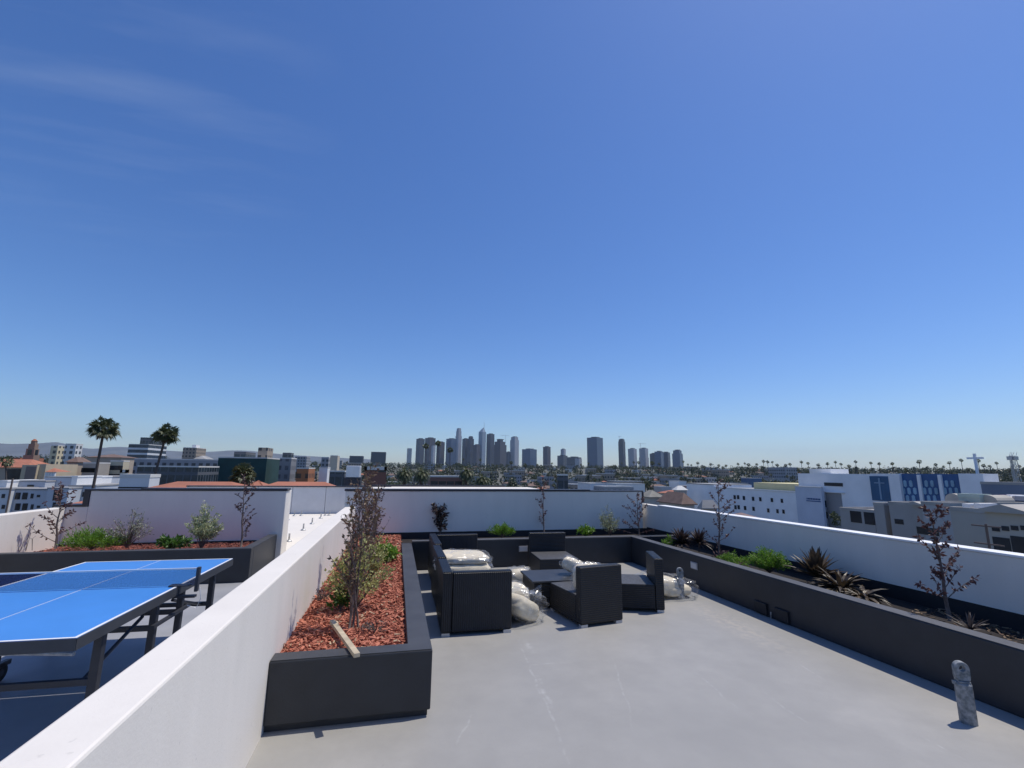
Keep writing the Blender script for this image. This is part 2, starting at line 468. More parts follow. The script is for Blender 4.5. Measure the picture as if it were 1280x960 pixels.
def chips(x0, x1, y0, y1, z, nn, mat_, L=(.014, .082), W=(.006, .024), hole=None):
    mb = MB()
    for _ in range(nn):
        x, y = rng.uniform(x0, x1), rng.uniform(y0, y1)
        if hole and hole(x, y): continue
        a = rng.uniform(0, 6.28); l = rng.uniform(*L); w_ = rng.uniform(*W)
        d = Vector((math.cos(a), math.sin(a), rng.uniform(-.35, .45))).normalized()
        s_ = Vector((-math.sin(a), math.cos(a), rng.uniform(-.5, .5))).normalized()
        p = Vector((x, y, z+rng.uniform(.003, .028)))
        h = Vector((0, 0, .006))
        vs = [p-d*l/2-s_*w_/2, p+d*l/2-s_*w_*.3, p+d*l/2+s_*w_*.4, p-d*l/2+s_*w_/2]
        mb.add(vs+[v+h for v in vs], [(0, 3, 2, 1), (4, 5, 6, 7), (0, 1, 5, 4), (1, 2, 6, 5), (2, 3, 7, 6), (3, 0, 4, 7)])
    return mb.obj('mulch', mat_, kind='stuff')
tag(chips(-.8, .14, 4.13, 10.85, .41, 9500, M_chip), 'red bark mulch in the planter beside dividing wall', 'mulch')
tag(chips(-.8, .14, 4.13, 10.85, .418, 420, leafmat('pale_chip', (.55, .42, .28), (.30, .18, .10), 0, 20, .85), (.03, .06), (.008, .016)), 'pale dry chips scattered over the red mulch', 'wood chips')
tag(chips(XL+.05, -2.52, 9.3, YF-.05, .33, 2600, M_chip2), 'red bark mulch in the left back planter', 'mulch')
tag(chips(XP+.18, XR-.05, 2.2, 4.4, .338, 420, M_chipd), 'dry leaf litter on the soil of right planter', 'leaf litter')

def base_band(wall_obj, b_):
    MB().box(*b_).obj('base_strip', M_black0, wall_obj)
M_black0 = plain('black_base_strip', (.014, .013, .016), .7, .2)  # near-black strip along the foot of the walls
for ob in list(COL.objects):
    lb = ob.get('label', '')
    if lb.startswith('tall white back wall of the lounge'): base_band(ob, (-.82, XR-.01, YF-.02, YF-.002, .2, .475))
    if lb.startswith('low white parapet wall along the right'): base_band(ob, (XR-.02, XR-.002, -4, YF-.03, .2, .50))
    if lb.startswith('tall white back wall behind'): base_band(ob, (XL, -2.5, YF-.02, YF-.002, .2, .375))

# ------------------------------------------------------------------ plants
M_bark = plain('grey_brown_bark', (.14, .105, .09), .9, .3, 20)
M_plum = leafmat('plum_leaf', (.085, .036, .036), (.14, .066, .058), .25)
M_plumd = leafmat('dry_plum_leaf', (.13, .07, .06), (.065, .032, .034), .2)
M_plum2 = leafmat('plum_green_leaf', (.16, .075, .06), (.19, .15, .075), .3, 14)
M_olive = leafmat('olive_grey_leaf', (.40, .43, .27), (.22, .25, .14), .3)
M_greyl = leafmat('grey_twig_leaf', (.36, .37, .28), (.20, .21, .16), .25)
M_lime = leafmat('lime_leaf', (.19, .34, .035), (.10, .22, .02), .4)
M_green = leafmat('green_leaf', (.09, .19, .03), (.05, .12, .02), .35)
M_yelg = leafmat('yellow_green_leaf', (.56, .54, .22), (.24, .27, .08), .35)
M_varg = leafmat('variegated_leaf', (.55, .56, .36), (.22, .27, .11), .3, 16)
M_dusk = leafmat('purple_rosette_leaf', (.07, .045, .04), (.04, .03, .03), .15)
M_agave = leafmat('dried_strap_leaf', (.10, .068, .036), (.032, .028, .027), .15, 7, .45)
M_dryw = leafmat('grey_weed_leaf', (.11, .09, .085), (.06, .05, .05), .2)

def rv(): return Vector((rng.gauss(0, 1), rng.gauss(0, 1), rng.gauss(0, 1))).normalized()
def sapling(label, base, top, nb, leafL, mat_, per=12, spread=.35, first=.15, r0=.016, upw=1.1, name='sapling', stems=1, cat='small tree', group=None, az=None, leafdroop=.3, bare=0.0):
    t = thing(name, label, cat, base, 0, group)
    b = Vector((0, 0, 0)); tp = Vector(top)-Vector(base)
    trunk = MB(); fol = MB()
    for sidx in range(stems):
        tq = tp*(1 if sidx == 0 else rng.uniform(.7, 1.0))+(Vector((rng.uniform(-.14, .14), rng.uniform(-.14, .14), 0)) if sidx else Vector())
        bo = Vector((rng.uniform(-.05, .05), rng.uniform(-.05, .05), 0)) if sidx else Vector()
        pts = []
        for i in range(9):
            u = i/8; p = bo.lerp(tq, u)+Vector((mnoise.noise(Vector((u*3, sidx*7.7, 1.3+len(label)))), mnoise.noise(Vector((u*3, 5.1, sidx*3.1))), 0))*.035*math.sin(u*3.1)*tp.length
            pts.append(p)
        trunk.tube(pts, [r0*(1-.78*i/8) for i in range(9)], 7)
        for k in range(nb):
            u = first+(1-first)*(k+rng.random())/nb
            i = min(7, int(u*8)); p = pts[i].lerp(pts[i+1], u*8-i)
            a = az[k % len(az)]+rng.uniform(-.4, .4) if az else rng.uniform(0, 6.28)
            L = spread*rng.uniform(.5, 1.1)*(1.15-.65*u)
            d = Vector((math.cos(a), math.sin(a), upw*rng.uniform(.5, 1.3))).normalized()
            bp = [p]
            for q in range(3):
                d = (d+rv()*.18+Vector((0, 0, .08))).normalized(); bp.append(bp[-1]+d*L/3)
            trunk.tube(bp, [r0*.30, r0*.24, r0*.18, r0*.1], 4, False)
            for q in range(int(per*1.9)):
                s_ = rng.uniform(.15, 1)**.8*3; j = min(2, int(s_)); pp = bp[j].lerp(bp[j+1], s_-j)
                if rng.random() < bare: continue
                ld = (rv()*.8+d*.6+Vector((0, 0, -leafdroop*rng.random()))).normalized()
                fol.leaf(pp, ld, leafL*.74*rng.uniform(.6, 1.15), leafL*.74*rng.uniform(.35, .55), rv())
    trunk.obj('trunk', M_bark, t, smooth=True)
    fol.obj('foliage', mat_, t)
    return t
def shrub(label, base, w_, h_, nl, leafL, leafW, mat_, name='shrub', cat='shrub', mat_stem=None, upr=.5, group=None, clumps=9):
    t = thing(name, label, cat, base, 0, group)
    st = MB(); fo = MB()
    tips = []
    for k in range(clumps*3):
        a = rng.uniform(0, 6.28); r = math.sqrt(rng.random())
        tip = Vector((math.cos(a)*r*w_*.5, math.sin(a)*r*w_*.4, h_*(1-.55*r*r)*rng.uniform(.65, 1.0)))
        tips.append(tip)
        mid = Vector((tip.x*.35, tip.y*.35, tip.z*.5))
        st.tube([Vector((0, 0, 0)), mid, tip], [.006, .004, .002], 4, False)
    for k in range(nl):
        tip = rng.choice(tips); u = rng.uniform(.3, 1.02)
        mid = Vector((tip.x*.35, tip.y*.35, tip.z*.5))
        p = mid.lerp(tip, (u-.3)/.7)+rv()*w_*.06
        if p.z < .01: p.z = .01
        d = (rv()+Vector((tip.x, tip.y, 0)).normalized()*.5+Vector((0, 0, upr))).normalized()
        fo.leaf(p, d, leafL*rng.uniform(.6, 1.2), leafW*rng.uniform(.7, 1.2), rv())
    st.obj('stem', mat_stem or M_bark, t); fo.obj('foliage', mat_, t)
    return t
def rosette(label, base, nl, L, W, mat_, name='rosette_plant', stalk=0, droop=.5, cat='plant', elev=(.15, 1.4), group=None):
    t = thing(name, label, cat, base, 0, group); mb = MB()
    for k in range(nl):
        a = k*2.39996+rng.uniform(-.2, .2); e = rng.uniform(*elev)
        mb.strap(Vector((0, 0, stalk)), Vector((math.cos(a)*math.cos(e), math.sin(a)*math.cos(e), math.sin(e))), L*rng.uniform(.7, 1.1), W*rng.uniform(.8, 1.2), droop*rng.uniform(.4, 1.3), 4)
    mb.obj('leaf_rosette', mat_, t, smooth=False)
    if stalk: MB().tube([(0, 0, 0), (.01, 0, stalk*.5), (0, 0, stalk)], .018, 7).obj('stalk', M_bark, t)
    return t
def at2(px, py, z, qx, qy):
    b_ = onz(px, py, z); return b_, ony(qx, qy, b_.y)

# right planter
b_, t_ = at2(1188, 776, .40, 1163, 638)
sapling('sparse dark plum sapling nearest the camera in right planter', b_, t_, 20, .075, M_plum, 14, .40, .10, .020, .95, az=[3.3, .2, 2.9, -.3], bare=.1)
p = onz(1214, 788, .40); rosette('low grey weedy tuft beside the nearest plum sapling', p, 26, .2, .022, M_dryw, 'weed', 0, .3)
b_, t_ = at2(899, 698, .40, 898, 606)
sapling('tall thin plum sapling in right planter beside purple rosettes', b_, t_, 20, .075, M_plum, 8, .42, .1, .018, .9, bare=.1)
p = onz(902, 704, .40); shrub('low dark plum regrowth at foot of the tall right sapling', p, .5, .22, 170, .06, .03, M_plumd, clumps=5)
p = onz(1022, 727, .40); rosette('upright dark strap leaved rosette with drying tips in right planter', p, 64, .40, .085, M_agave, 'strap_leaf_plant', .05, .25, elev=(.35, 1.45))
p = onz(1052, 738, .40); rosette('sprawling brown dried rosette fallen beside the upright strap plant', p, 70, .38, .06, M_agave, 'strap_leaf_plant', 0, .8, elev=(.1, 1.1))
p = onz(1078, 747, .40); rosette('small flattened dried rosette at right end of the strap plants', p, 44, .30, .055, M_agave, 'strap_leaf_plant', 0, .9, elev=(.05, .8))
p = onz(962, 716, .40); shrub('round bright lime bush in right planter', p, .60, .40, 5200, .032, .013, M_lime, upr=.5, clumps=22)
p = onz(918, 709, .40); shrub('low lime groundcover beside the tall right sapling', p, .62, .22, 1100, .05, .012, M_lime, upr=.6)
p = onz(852, 688, .40); rosette('larger dark purple rosette shrub in right planter corner', p, 130, .33, .05, M_dusk, stalk=.12, droop=.35, elev=(-.1, 1.4))
p = onz(874, 690, .40); rosette('smaller dark purple rosette on a stalk, right of larger one', p, 90, .28, .045, M_dusk, stalk=.16, droop=.35, elev=(-.1, 1.3))
p = onz(838, 687, .40); shrub('small lime tuft left of the purple rosettes', p, .4, .24, 500, .06, .016, M_lime, upr=.9)
# back planter
b_, t_ = at2(799, 673, .40, 796, 622)
sapling('bushy plum sapling in back right corner of lounge terrace', b_, t_, 20, .075, M_plum, 9, .48, .05, .016, .6)
b_, t_ = at2(763, 670, .40, 758, 634)
shrub('upright grey green olive shrub against tall back wall', b_, .62, .72, 900, .055, .018, M_olive, upr=.7, clumps=12)
p = onz(732, 671, .40); shrub('small yellow lime plant beside the grey green shrub', p, .46, .27, 420, .085, .03, M_lime, upr=.5)
b_, t_ = at2(680, 668, .40, 679, 602)
sapling('narrow plum sapling against middle of tall back wall', b_, t_, 16, .07, M_plum, 8, .28, .1, .016, 1.2)
p = onz(627, 672, .40); shrub('bright lime mound in back planter between seats', p, .62, .31, 1700, .07, .012, M_lime, upr=1)
b_ = onz(551, 669, .40)
sapling('dense dark leaved shrub behind the corner sofa', b_, ony(549, 634, b_.y), 9, .13, M_dusk, 10, .32, .1, .016, 1.4, name='shrub', stems=3, cat='shrub')
# middle planter
for (px, py, qx, qy, nb, per, sp, lab) in ((441, 786, 457, 606, 20, 7, .34, 'tall wispy plum tree nearest in the red mulch planter'),
                                           (452, 735, 462, 592, 22, 7, .40, 'dense plum tree behind the nearest one in red mulch'),
                                           (462, 706, 474, 612, 20, 7, .40, 'farthest plum tree of the red mulch planter')):
    b_ = onz(px, py, .42); t_ = ony(qx, qy, b_.y)
    sapling(lab, b_, t_, nb, .062, M_plumd if px > 455 else M_plum2, per, sp, .2, .011, 1.9, stems=4, bare=.38)
p = onz(444, 762, .42); shrub('yellow green speckled shrub around the nearest plum tree', p, .66, .74, 1700, .040, .022, M_yelg, upr=.6, clumps=16)
p = onz(462, 733, .42); shrub('airy yellow green shrub between the plum trees', p, .60, .66, 1200, .040, .022, M_yelg, upr=.6, clumps=14)
p = onz(424, 765, .42); shrub('small dark green plant at left of the nearest plum tree', p, .22, .26, 300, .06, .025, M_green, upr=.5, clumps=6)
p = onz(480, 703, .42); shrub('bright green leafy plant at far end of red mulch', p, .44, .30, 460, .10, .04, M_lime, upr=.4)
p = onz(430, 712, .42); shrub('bare pale twiggy plant beside the dividing wall', p, .22, .36, 60, .03, .012, M_dryw, upr=.5, clumps=3)
p = onz(470, 792, .41); shrub('dry brown weed near the front of red mulch', p, .3, .14, 60, .05, .01, M_dryw, upr=.6, clumps=5)
p = onz(402, 752, .41); shrub('low dry brown weed between dividing wall and green plant', p, .26, .13, 90, .04, .012, M_dryw, upr=.6, clumps=5)
# left planter
b_, t_ = at2(69, 686, .42, 76, 612)
sapling('plum sapling at left end of the left planter', b_, t_, 20, .085, M_plum, 8, .45, .1, .020, .8)
p = onz(114, 687, .42); shrub('wide bright green feathery bush in the left planter', p, 1.0, .36, 2300, .08, .014, M_lime, upr=.9, clumps=12)
b_ = onz(158, 685, .42); shrub('sparse grey twiggy shrub against left back wall', b_, .72, .74, 620, .05, .02, M_greyl, upr=.6, clumps=16)
p = onz(215, 686, .42); shrub('low broad leaved green plant in the left planter', p, .56, .24, 330, .10, .045, M_green, upr=.3)
b_ = onz(251, 687, .42); shrub('dense variegated olive shrub in the left planter', b_, .58, .86, 1700, .055, .024, M_varg, upr=.8, clumps=14)
b_, t_ = at2(301, 684, .42, 306, 603)
sapling('plum sapling at right end of the left planter', b_, t_, 20, .08, M_plumd, 7, .38, .1, .018, 1.3, bare=.1)
for i, (px, py, qy) in enumerate(((33, 690, 668), (39, 689, 651), (44, 688, 664))):
    b_ = onz(px, py, .42); b_.x = XL+.12+.04*i
    tq = ony(px+3, qy, b_.y)
    tt = thing('grass_stalk', 'thin bare grass stalk against the sunlit left parapet', 'plant', b_, 0, 'grass stalks by left parapet')
    mb = MB()
    for k in range(2): mb.tube([(0, 0, 0), (rng.uniform(-.03, .03), rng.uniform(-.05, .05), (tq.z-.42)*.6), (rng.uniform(-.04, .06), rng.uniform(-.08, .08), (tq.z-.42)*rng.uniform(.7, 1))], [.004, .003, .002], 4)
    mb.obj('stalk', M_dryw, tt)
# wooden stake lying across planter edge
b_ = onz(415, 779, .47); e_ = onz(446, 822, .485)
o = MB().box(-.022, .022, 0, (e_-b_).length, 0, .03).obj('wooden_stake', plain('pale_wood', (.45, .38, .27), .8, .25, 12), bevel=.003)
o.rotation_euler = (Vector(e_-b_)).to_track_quat('Y', 'Z').to_euler(); o.location = b_
tag(o, 'pale square wooden stake lying over the front edge of red mulch planter', 'stake')

# ------------------------------------------------------------------ furniture
def wicker(name, axis):
    mt, n, b = new_mat(name); co = coords(n)
    sp = N(n, 'ShaderNodeSeparateXYZ'); n.links.new(co, sp.inputs[0])
    xy = mth(n, 'ADD', sp.outputs[0], sp.outputs[1])
    a = mth(n, 'SINE', mth(n, 'MULTIPLY', xy if axis == 'v' else sp.outputs[2], 2*math.pi/.024))
    c = mth(n, 'SINE', mth(n, 'MULTIPLY', sp.outputs[2] if axis == 'v' else xy, 2*math.pi/.012))
    h = mth(n, 'ADD', a, mth(n, 'MULTIPLY', c, .6))
    nz = ramp(n, tnoise(n, co, 7, 4), .3, .7)
    col = mixc(n, mth(n, 'MULTIPLY', nz, 1), (.006, .007, .009), (.014, .015, .019))
    col = mixc(n, mth(n, 'GREATER_THAN', a, .35), col, (.003, .003, .004))
    n.links.new(col, b.inputs['Base Color']); b.inputs['Roughness'].default_value = .42
    bump(n, b, h, .6, .004)
    return mt
M_wv = wicker('black_wicker_upright', 'v'); M_wh = wicker('black_wicker_flat', 'h')
M_seat = plain('sun_lightened_seat', (.075, .076, .08), .5, .3, 30, bmp=.5, bscale=120)  # seat wicker lightened: sun and sheen on the tops painted into the colour
M_foot = plain('silver_foot', (.5, .5, .5), .4, .05, 5, metal=.3)
def sofa(label, loc, rz, w_, d_, back, M1, BH=.69, SH=.345, th=.115, corner=None):
    """local frame: x to the right, y away; back is the side that carries the backrest"""
    t = thing('sofa_unit', label, 'sofa unit', loc, R_(rz))
    y0, y1, x0, x1 = 0, d_, 0, w_
    if back == 'near': MB().box(0, w_, 0, th, .035, BH).obj('backrest', M1, t, bevel=.014); y0 = th+.004
    if back == 'far': MB().box(0, w_, d_-th, d_, .035, BH).obj('backrest', M1, t, bevel=.014); y1 = d_-th-.004
    if back == 'right': MB().box(w_-th, w_, 0, d_, .035, BH).obj('backrest', M1, t, bevel=.014); x1 = w_-th-.004
    if back == 'left': MB().box(0, th, 0, d_, .035, BH).obj('backrest', M1, t, bevel=.014); x0 = th+.004
    if corner == 'near': MB().box(th+.006, w_, .02, th+.01, .035, BH-.012).obj('backrest', M_wv, t, bevel=.014); y0 = th+.02
    if corner == 'far': MB().box(th+.006, w_, d_-th, d_-.01, .035, BH-.012).obj('backrest', M_wv, t, bevel=.014); y1 = d_-th-.008
    MB().box(x0, x1, y0, y1, .035, SH).obj('seat', M_wh, t, bevel=.014)
    MB().box(x0+.012, x1-.012, y0+.012, y1-.012, SH+.001, SH+.005).obj('seat_top', M_seat, t)
    for fx in (.01, w_-.10):
        for fy in (.005, d_-.065):
            MB().box(fx, fx+.09, fy, fy+.06, 0, .033).obj('foot', M_foot, t)
    return t
sofa('black wicker corner seat nearest camera, its back turned to us', (.575, 5.66, 0), -1, .82, .84, 'left', M_wv, corner='near')
sofa('black wicker armless seat carrying a bagged cushion, beside the long planter', (.60, 6.62, 0), 0, .80, 1.02, 'left', M_wv, corner=None)
sofa('black wicker corner seat in far left corner by back planter', (.64, 7.78, 0), 0, .88, 1.22, 'left', M_wv, corner='far')
sofa('black wicker armless seat facing us in front of back planter', (2.46, 8.02, 0), -3, .70, .90, 'far', M_wh)
sofa('black wicker armless seat turned away from us right of coffee table', (2.235, 5.62, 0), 9.5, .61, .80, 'near', M_wh)
c_, s_ = math.cos(R_(-19)), math.sin(R_(-19))
nr = Vector((3.58, 5.98, 0)); W_ = .78
sofa('black wicker armless seat at right, its backrest side on to us', (nr.x-W_*c_, nr.y-W_*s_, 0), -19, W_, .64, 'right', M_wh)
t = thing('coffee_table', 'square black wicker coffee table amid the seats', 'table', (1.87, 6.44, 0), R_(-1))
MB().box(.03, .71, .03, .68, .035, .335).obj('base', M_wh, t, bevel=.01)
MB().box(0, .74, 0, .71, .338, .368).obj('tabletop', plain('dark_tabletop', (.045, .047, .052), .35, .2, 6), t, bevel=.008)
for fx in (.05, .62):
    for fy in (.05, .62): MB().box(fx, fx+.06, fy, fy+.05, 0, .034).obj('foot', M_foot, t)

# bagged cushions
M_cream = plain('cream_cushion', (.72, .63, .47), .85, .08, 9, bmp=.3, bscale=60)
def plastic():
    mt, n, b = new_mat('clear_plastic_bag'); co = coords(n)
    tr = N(n, 'ShaderNodeBsdfTransparent'); tr.inputs[0].default_value = (.96, .97, .98, 1)
    gl = N(n, 'ShaderNodeBsdfGlossy'); gl.inputs['Roughness'].default_value = .12
    gl.inputs[0].default_value = (.9, .9, .92, 1)
    df = N(n, 'ShaderNodeBsdfDiffuse'); df.inputs[0].default_value = (.75, .76, .78, 1)
    bp = N(n, 'ShaderNodeBump'); bp.inputs['Strength'].default_value = .8; bp.inputs['Distance'].default_value = .02
    n.links.new(tnoise(n, co, 12, 4, .55), bp.inputs['Height'])
    for q in (gl, df): n.links.new(bp.outputs[0], q.inputs['Normal'])
    m1 = N(n, 'ShaderNodeMixShader'); m2 = N(n, 'ShaderNodeMixShader')
    m1.inputs[0].default_value = .45
    n.links.new(gl.outputs[0], m1.inputs[1]); n.links.new(df.outputs[0], m1.inputs[2])
    cr = ramp(n, tnoise(n, co, 9, 4, .6), .48, .75)
    f = mth(n, 'ADD', mth(n, 'MULTIPLY', cr, .34), .06)
    n.links.new(f, m2.inputs[0]); n.links.new(tr.outputs[0], m2.inputs[1]); n.links.new(m1.outputs[0], m2.inputs[2])
    n.links.new(m2.outputs[0], n.nodes['Material Output'].inputs[0])
    return mt
M_plastic = plastic()
def blob(c, size, rz, tilt, e=.5, amp=.05, freq=3, seed=0, nu=40, nv=22, flat=True):
    mb = MB(); vs = []; fs = []
    sg = lambda v, p: math.copysign(abs(v)**p, v)
    M3 = Matrix.Rotation(rz, 3, 'Z') @ Matrix.Rotation(tilt, 3, 'Y')
    for j in range(nv+1):
        la = -math.pi/2+math.pi*j/nv
        for i in range(nu):
            lo = 2*math.pi*i/nu
            v = Vector((sg(math.cos(la), e)*sg(math.cos(lo), e), sg(math.cos(la), e)*sg(math.sin(lo), e), sg(math.sin(la), .8)))
            nn = 1+amp*mnoise.fractal(v*freq+Vector((seed*3.7, seed, 0)), 1, 2, 4)*2
            v = Vector((v.x*size[0], v.y*size[1], v.z*size[2]))*nn
            v = M3 @ v + Vector(c)
            vs.append(v)
    for j in range(nv):
        for i in range(nu):
            fs.append((j*nu+i, j*nu+(i+1) % nu, (j+1)*nu+(i+1) % nu, (j+1)*nu+i))
    return mb.add(vs, fs)
def bagged(label, base, cushions, bag, ear=None):
    t = thing('bagged_cushion', label, 'cushion', base)
    for i, (c, s_, rz, tl) in enumerate(cushions):
        blob(c, s_, rz, tl, .42, .03, 2.5, i+len(label)).obj('cushion', M_cream, t, smooth=True)
    for i, (c, s_, rz, tl) in enumerate(bag):
        mb = blob(c, s_, rz, tl, .55, .07, 3.2, i+3+len(label), 60, 34)
        mb.v = [(x_, y_, max(z_, .004)) for x_, y_, z_ in mb.v]
        if ear:
            a, b2 = Vector(ear[0]), Vector(ear[1])
            mb.tube([a, a.lerp(b2, .5), b2], [.10, .05, .012], 10)
        mb.obj('plastic_bag', M_plastic, t, smooth=True)
    return t
bagged('long cream cushions in clear plastic lying on the armless seat', (.98, 6.98, .345), [((0, 0, .13), (.38, .32, .09), .05, .02), ((.0, .02, .27), (.36, .30, .065), .0, .03)], [((0.02, 0, .185), (.405, .335, .17), .05, 0)])
bagged('large clear plastic bag of cream cushions on floor between seats', (1.62, 6.02, 0), [((-.02, .02, .16), (.21, .18, .12), .5, .5)], [((.03, 0, .185), (.26, .22, .185), .5, .35)], ((.16, -.02, .29), (.24, 0, .42)))
bagged('cream cushion bag behind the large one, against coffee table', (1.56, 6.42, 0), [((0, 0, .19), (.22, .22, .17), .1, .1)], [((0, 0, .19), (.235, .235, .185), .1, 0)])
bagged('small cream cushion roll lying on the coffee table edge', (2.62, 6.72, .37), [((0, 0, .10), (.22, .10, .09), -.5, .35)], [((0, 0, .10), (.25, .13, .105), -.5, .35)])
bagged('cream cushion propped on the seat turned away from us', (2.50, 5.93, .345), [((-.05, 0, .165), (.2, .06, .165), .16, 0)], [((-.05, 0, .17), (.23, .08, .175), .16, 0)])
bagged('pale plastic wrapped cushion behind coffee table', (1.95, 7.45, 0), [((0, 0, .17), (.17, .15, .15), 0, 0)], [((0, 0, .18), (.22, .19, .18), 0, 0)])
bagged('clear plastic bag of cream cushions on floor by right planter', (4.06, 6.75, 0), [((-.06, .02, .16), (.26, .22, .13), .1, .15), ((.12, 0, .10), (.24, .2, .08), .1, .0)], [((.0, 0, .14), (.46, .30, .18), -.05, .12)])

# ------------------------------------------------------------------ anchor bollards
def eye_plate(th, W, H, hr):
    mb = MB(); k = 28; out = []; inn = []
    for i in range(k):
        a = 2*math.pi*i/k
        c = Vector((math.cos(a), math.sin(a)))
        inn.append((c.x*hr, c.y*hr+H-W))
        if c.y >= 0: out.append((c.x*W, c.y*W+H-W))
        else:
            s_ = min(W/max(abs(c.x), 1e-6), (H-W)/max(abs(c.y), 1e-6)); out.append((c.x*s_, c.y*s_+H-W))
    vs = []
    for y in (-th/2, th/2): vs += [(x_, y, z_) for x_, z_ in out]+[(x_, y, z_) for x_, z_ in inn]
    fs = []
    for i in range(k):
        j = (i+1) % k
        fs += [(i, j, k+j, k+i), (2*k+i, 3*k+i, 3*k+j, 2*k+j), (i, 2*k+i, 2*k+j, j), (k+i, k+j, 3*k+j, 3*k+i)]
    return mb.add(vs, fs)
def bollard(label, loc, rz, r=.072, h=.30, mat_=None, tilt=(0, 0)):
    t = thing('anchor_bollard', label, 'bollard', loc, rz)
    t.rotation_euler = (tilt[0], tilt[1], rz)
    MB().tube([(0, 0, 0), (0, 0, .01), (0, 0, h-.012), (0, 0, h)], [r*1.02, r, r, r*.86], 28).obj('post', mat_, t, smooth=False)
    MB().box(-r*.70, r*.70, -r*.70, r*.70, h, h+.012).obj('cap_plate', mat_, t, bevel=.003)
    o = eye_plate(.045, .048, .135, .02).obj('eye_plate', mat_, t, bevel=.004); o.location = (0, 0, h+.012)
    MB().box(-r-.012, -r+.004, -.012, .012, h-.02, h+.004).obj('bolt', mat_, t)
    return t
M_boll = plain('weathered_steel', (.36, .37, .38), .6, .55, 26, metal=.1, bmp=.6, bscale=45, c2=(.085, .105, .11))
p = onz(1211.5, 907, 0); p += Vector((p.x, p.y, 0)).normalized()*.05; bollard('weathered grey steel anchor post with eye plate, nearest the camera', (p.x, p.y, 0), R_(-28), .053, .285, M_boll)
p = onz(851.5, 749, 0); p += Vector((p.x, p.y, 0)).normalized()*.05; bollard('grey steel anchor post with eye plate beside plastic bag', (p.x, p.y, 0), R_(-20), .052, .29, M_boll)

# ------------------------------------------------------------------ table tennis table
M_blue = plain('blue_table_paint', (.06, .25, .66), .35, .05, 3)
M_line = plain('white_line_paint', (.8, .8, .8), .5, .03, 4)
M_frame = plain('dark_steel_frame', (.035, .038, .048), .45, .15, 6)
M_frame2 = plain('grey_edge_trim', (.05, .054, .062), .5, .15, 6)
t = thing('tennis_table', 'blue outdoor table tennis table with net on the left terrace', 'table', (-2.66, 5.17, -.06), R_(-1.44))
TH = .82; HL, HWd = 1.37, .7625
for sy in (-1, 1):
    a, b2 = sorted((sy*.006, sy*HL))
    tt = MB().box(-HWd, HWd, a, b2, TH-.022, TH).obj('tabletop', M_blue, t)
    ln = MB().box(-HWd, -HWd+.02, a, b2, TH+.001, TH+.003).box(HWd-.02, HWd, a, b2, TH+.001, TH+.003)
    e = sy*HL; a2, b3 = sorted((e, e-sy*.02))
    ln.box(-HWd+.02, HWd-.02, a2, b3, TH+.001, TH+.003); ln.box(-.0015, .0015, *sorted((sy*.006, e-sy*.02)), TH+.001, TH+.003)
    ln.obj('white_line', M_line, tt)
    ap = MB().box(-HWd-.006, -HWd-.001, a, b2, TH-.075, TH-.002).box(HWd+.001, HWd+.006, a, b2, TH-.075, TH-.002)
    ap.box(-HWd-.001, HWd+.001, *sorted((e+sy*.001, e+sy*.006)), TH-.075, TH-.002).obj('apron', M_frame2, t)
    for sx in (-1, 1):
        MB().box(sx*.70-.028, sx*.70+.028, sy*.98-.028, sy*.98+.028, 0, TH-.075).obj('leg', M_frame, t, bevel=.006)
        MB().box(sx*.70-.026, sx*.70+.026, sy*.24-.026, sy*.24+.026, .12, TH-.03).obj('leg', M_frame, t, bevel=.006)
        MB().tube([(sx*.62, sy*.97, .42), (sx*.62, sy*.26, .64)], .014, 8).obj('brace', M_frame, t)
        w1 = MB().tube([(sx*.70-.02, sy*.30, .075), (sx*.70+.02, sy*.30, .075)], .075, 20).obj('wheel', M_black, t)
        MB().tube([(sx*.70-.024, sy*.30, .075), (sx*.70+.024, sy*.30, .075)], .03, 12).obj('hub', M_frame2, w1)
    MB().box(-.68, .68, sy*.98-.018, sy*.98+.018, .40, .44).obj('crossbar', M_frame, t)
    MB().box(-.68, .68, sy*.24-.018, sy*.24+.018, .52, .56).obj('crossbar', M_frame, t)
    MB().box(-.68, .68, sy*.55-.015, sy*.55+.015, TH-.075, TH-.03).obj('crossbar', M_frame, t)
for sx in (-1, 1):
    MB().box(sx*.70-.02, sx*.70+.02, -.40, .40, .12, .16).obj('rail', M_frame, t)
    MB().box(sx*.74-.015, sx*.74+.015, -.34, .34, .56, .585).obj('rail', M_frame, t)
pp = [(-.7+i*.1, -1.25+.10*math.sin(math.pi*min(1, i/14)), TH-.13) for i in range(15)]
MB().tube(pp, .014, 8).obj('handle_bar', M_steel, t)
def netmat():
    mt, n, b = new_mat('net_mesh')
    tr = N(n, 'ShaderNodeBsdfTransparent'); df = N(n, 'ShaderNodeBsdfDiffuse'); df.inputs[0].default_value = (.03, .09, .22, 1)
    mx = N(n, 'ShaderNodeMixShader'); co = coords(n)
    n.links.new(mth(n, 'ADD', .20, mth(n, 'MULTIPLY', tnoise(n, co, 90, 2), .2)), mx.inputs[0])
    n.links.new(tr.outputs[0], mx.inputs[1]); n.links.new(df.outputs[0], mx.inputs[2]); n.links.new(mx.outputs[0], n.nodes['Material Output'].inputs[0])
    return mt
nb_ = MB(); NW = HWd+.15
nb_.box(-NW, NW, -.0015, .0015, TH+.006, TH+.145).obj('net', netmat(), t)
MB().box(-NW, NW, -.006, .006, TH+.1455, TH+.158).obj('net_tape', M_line, t)
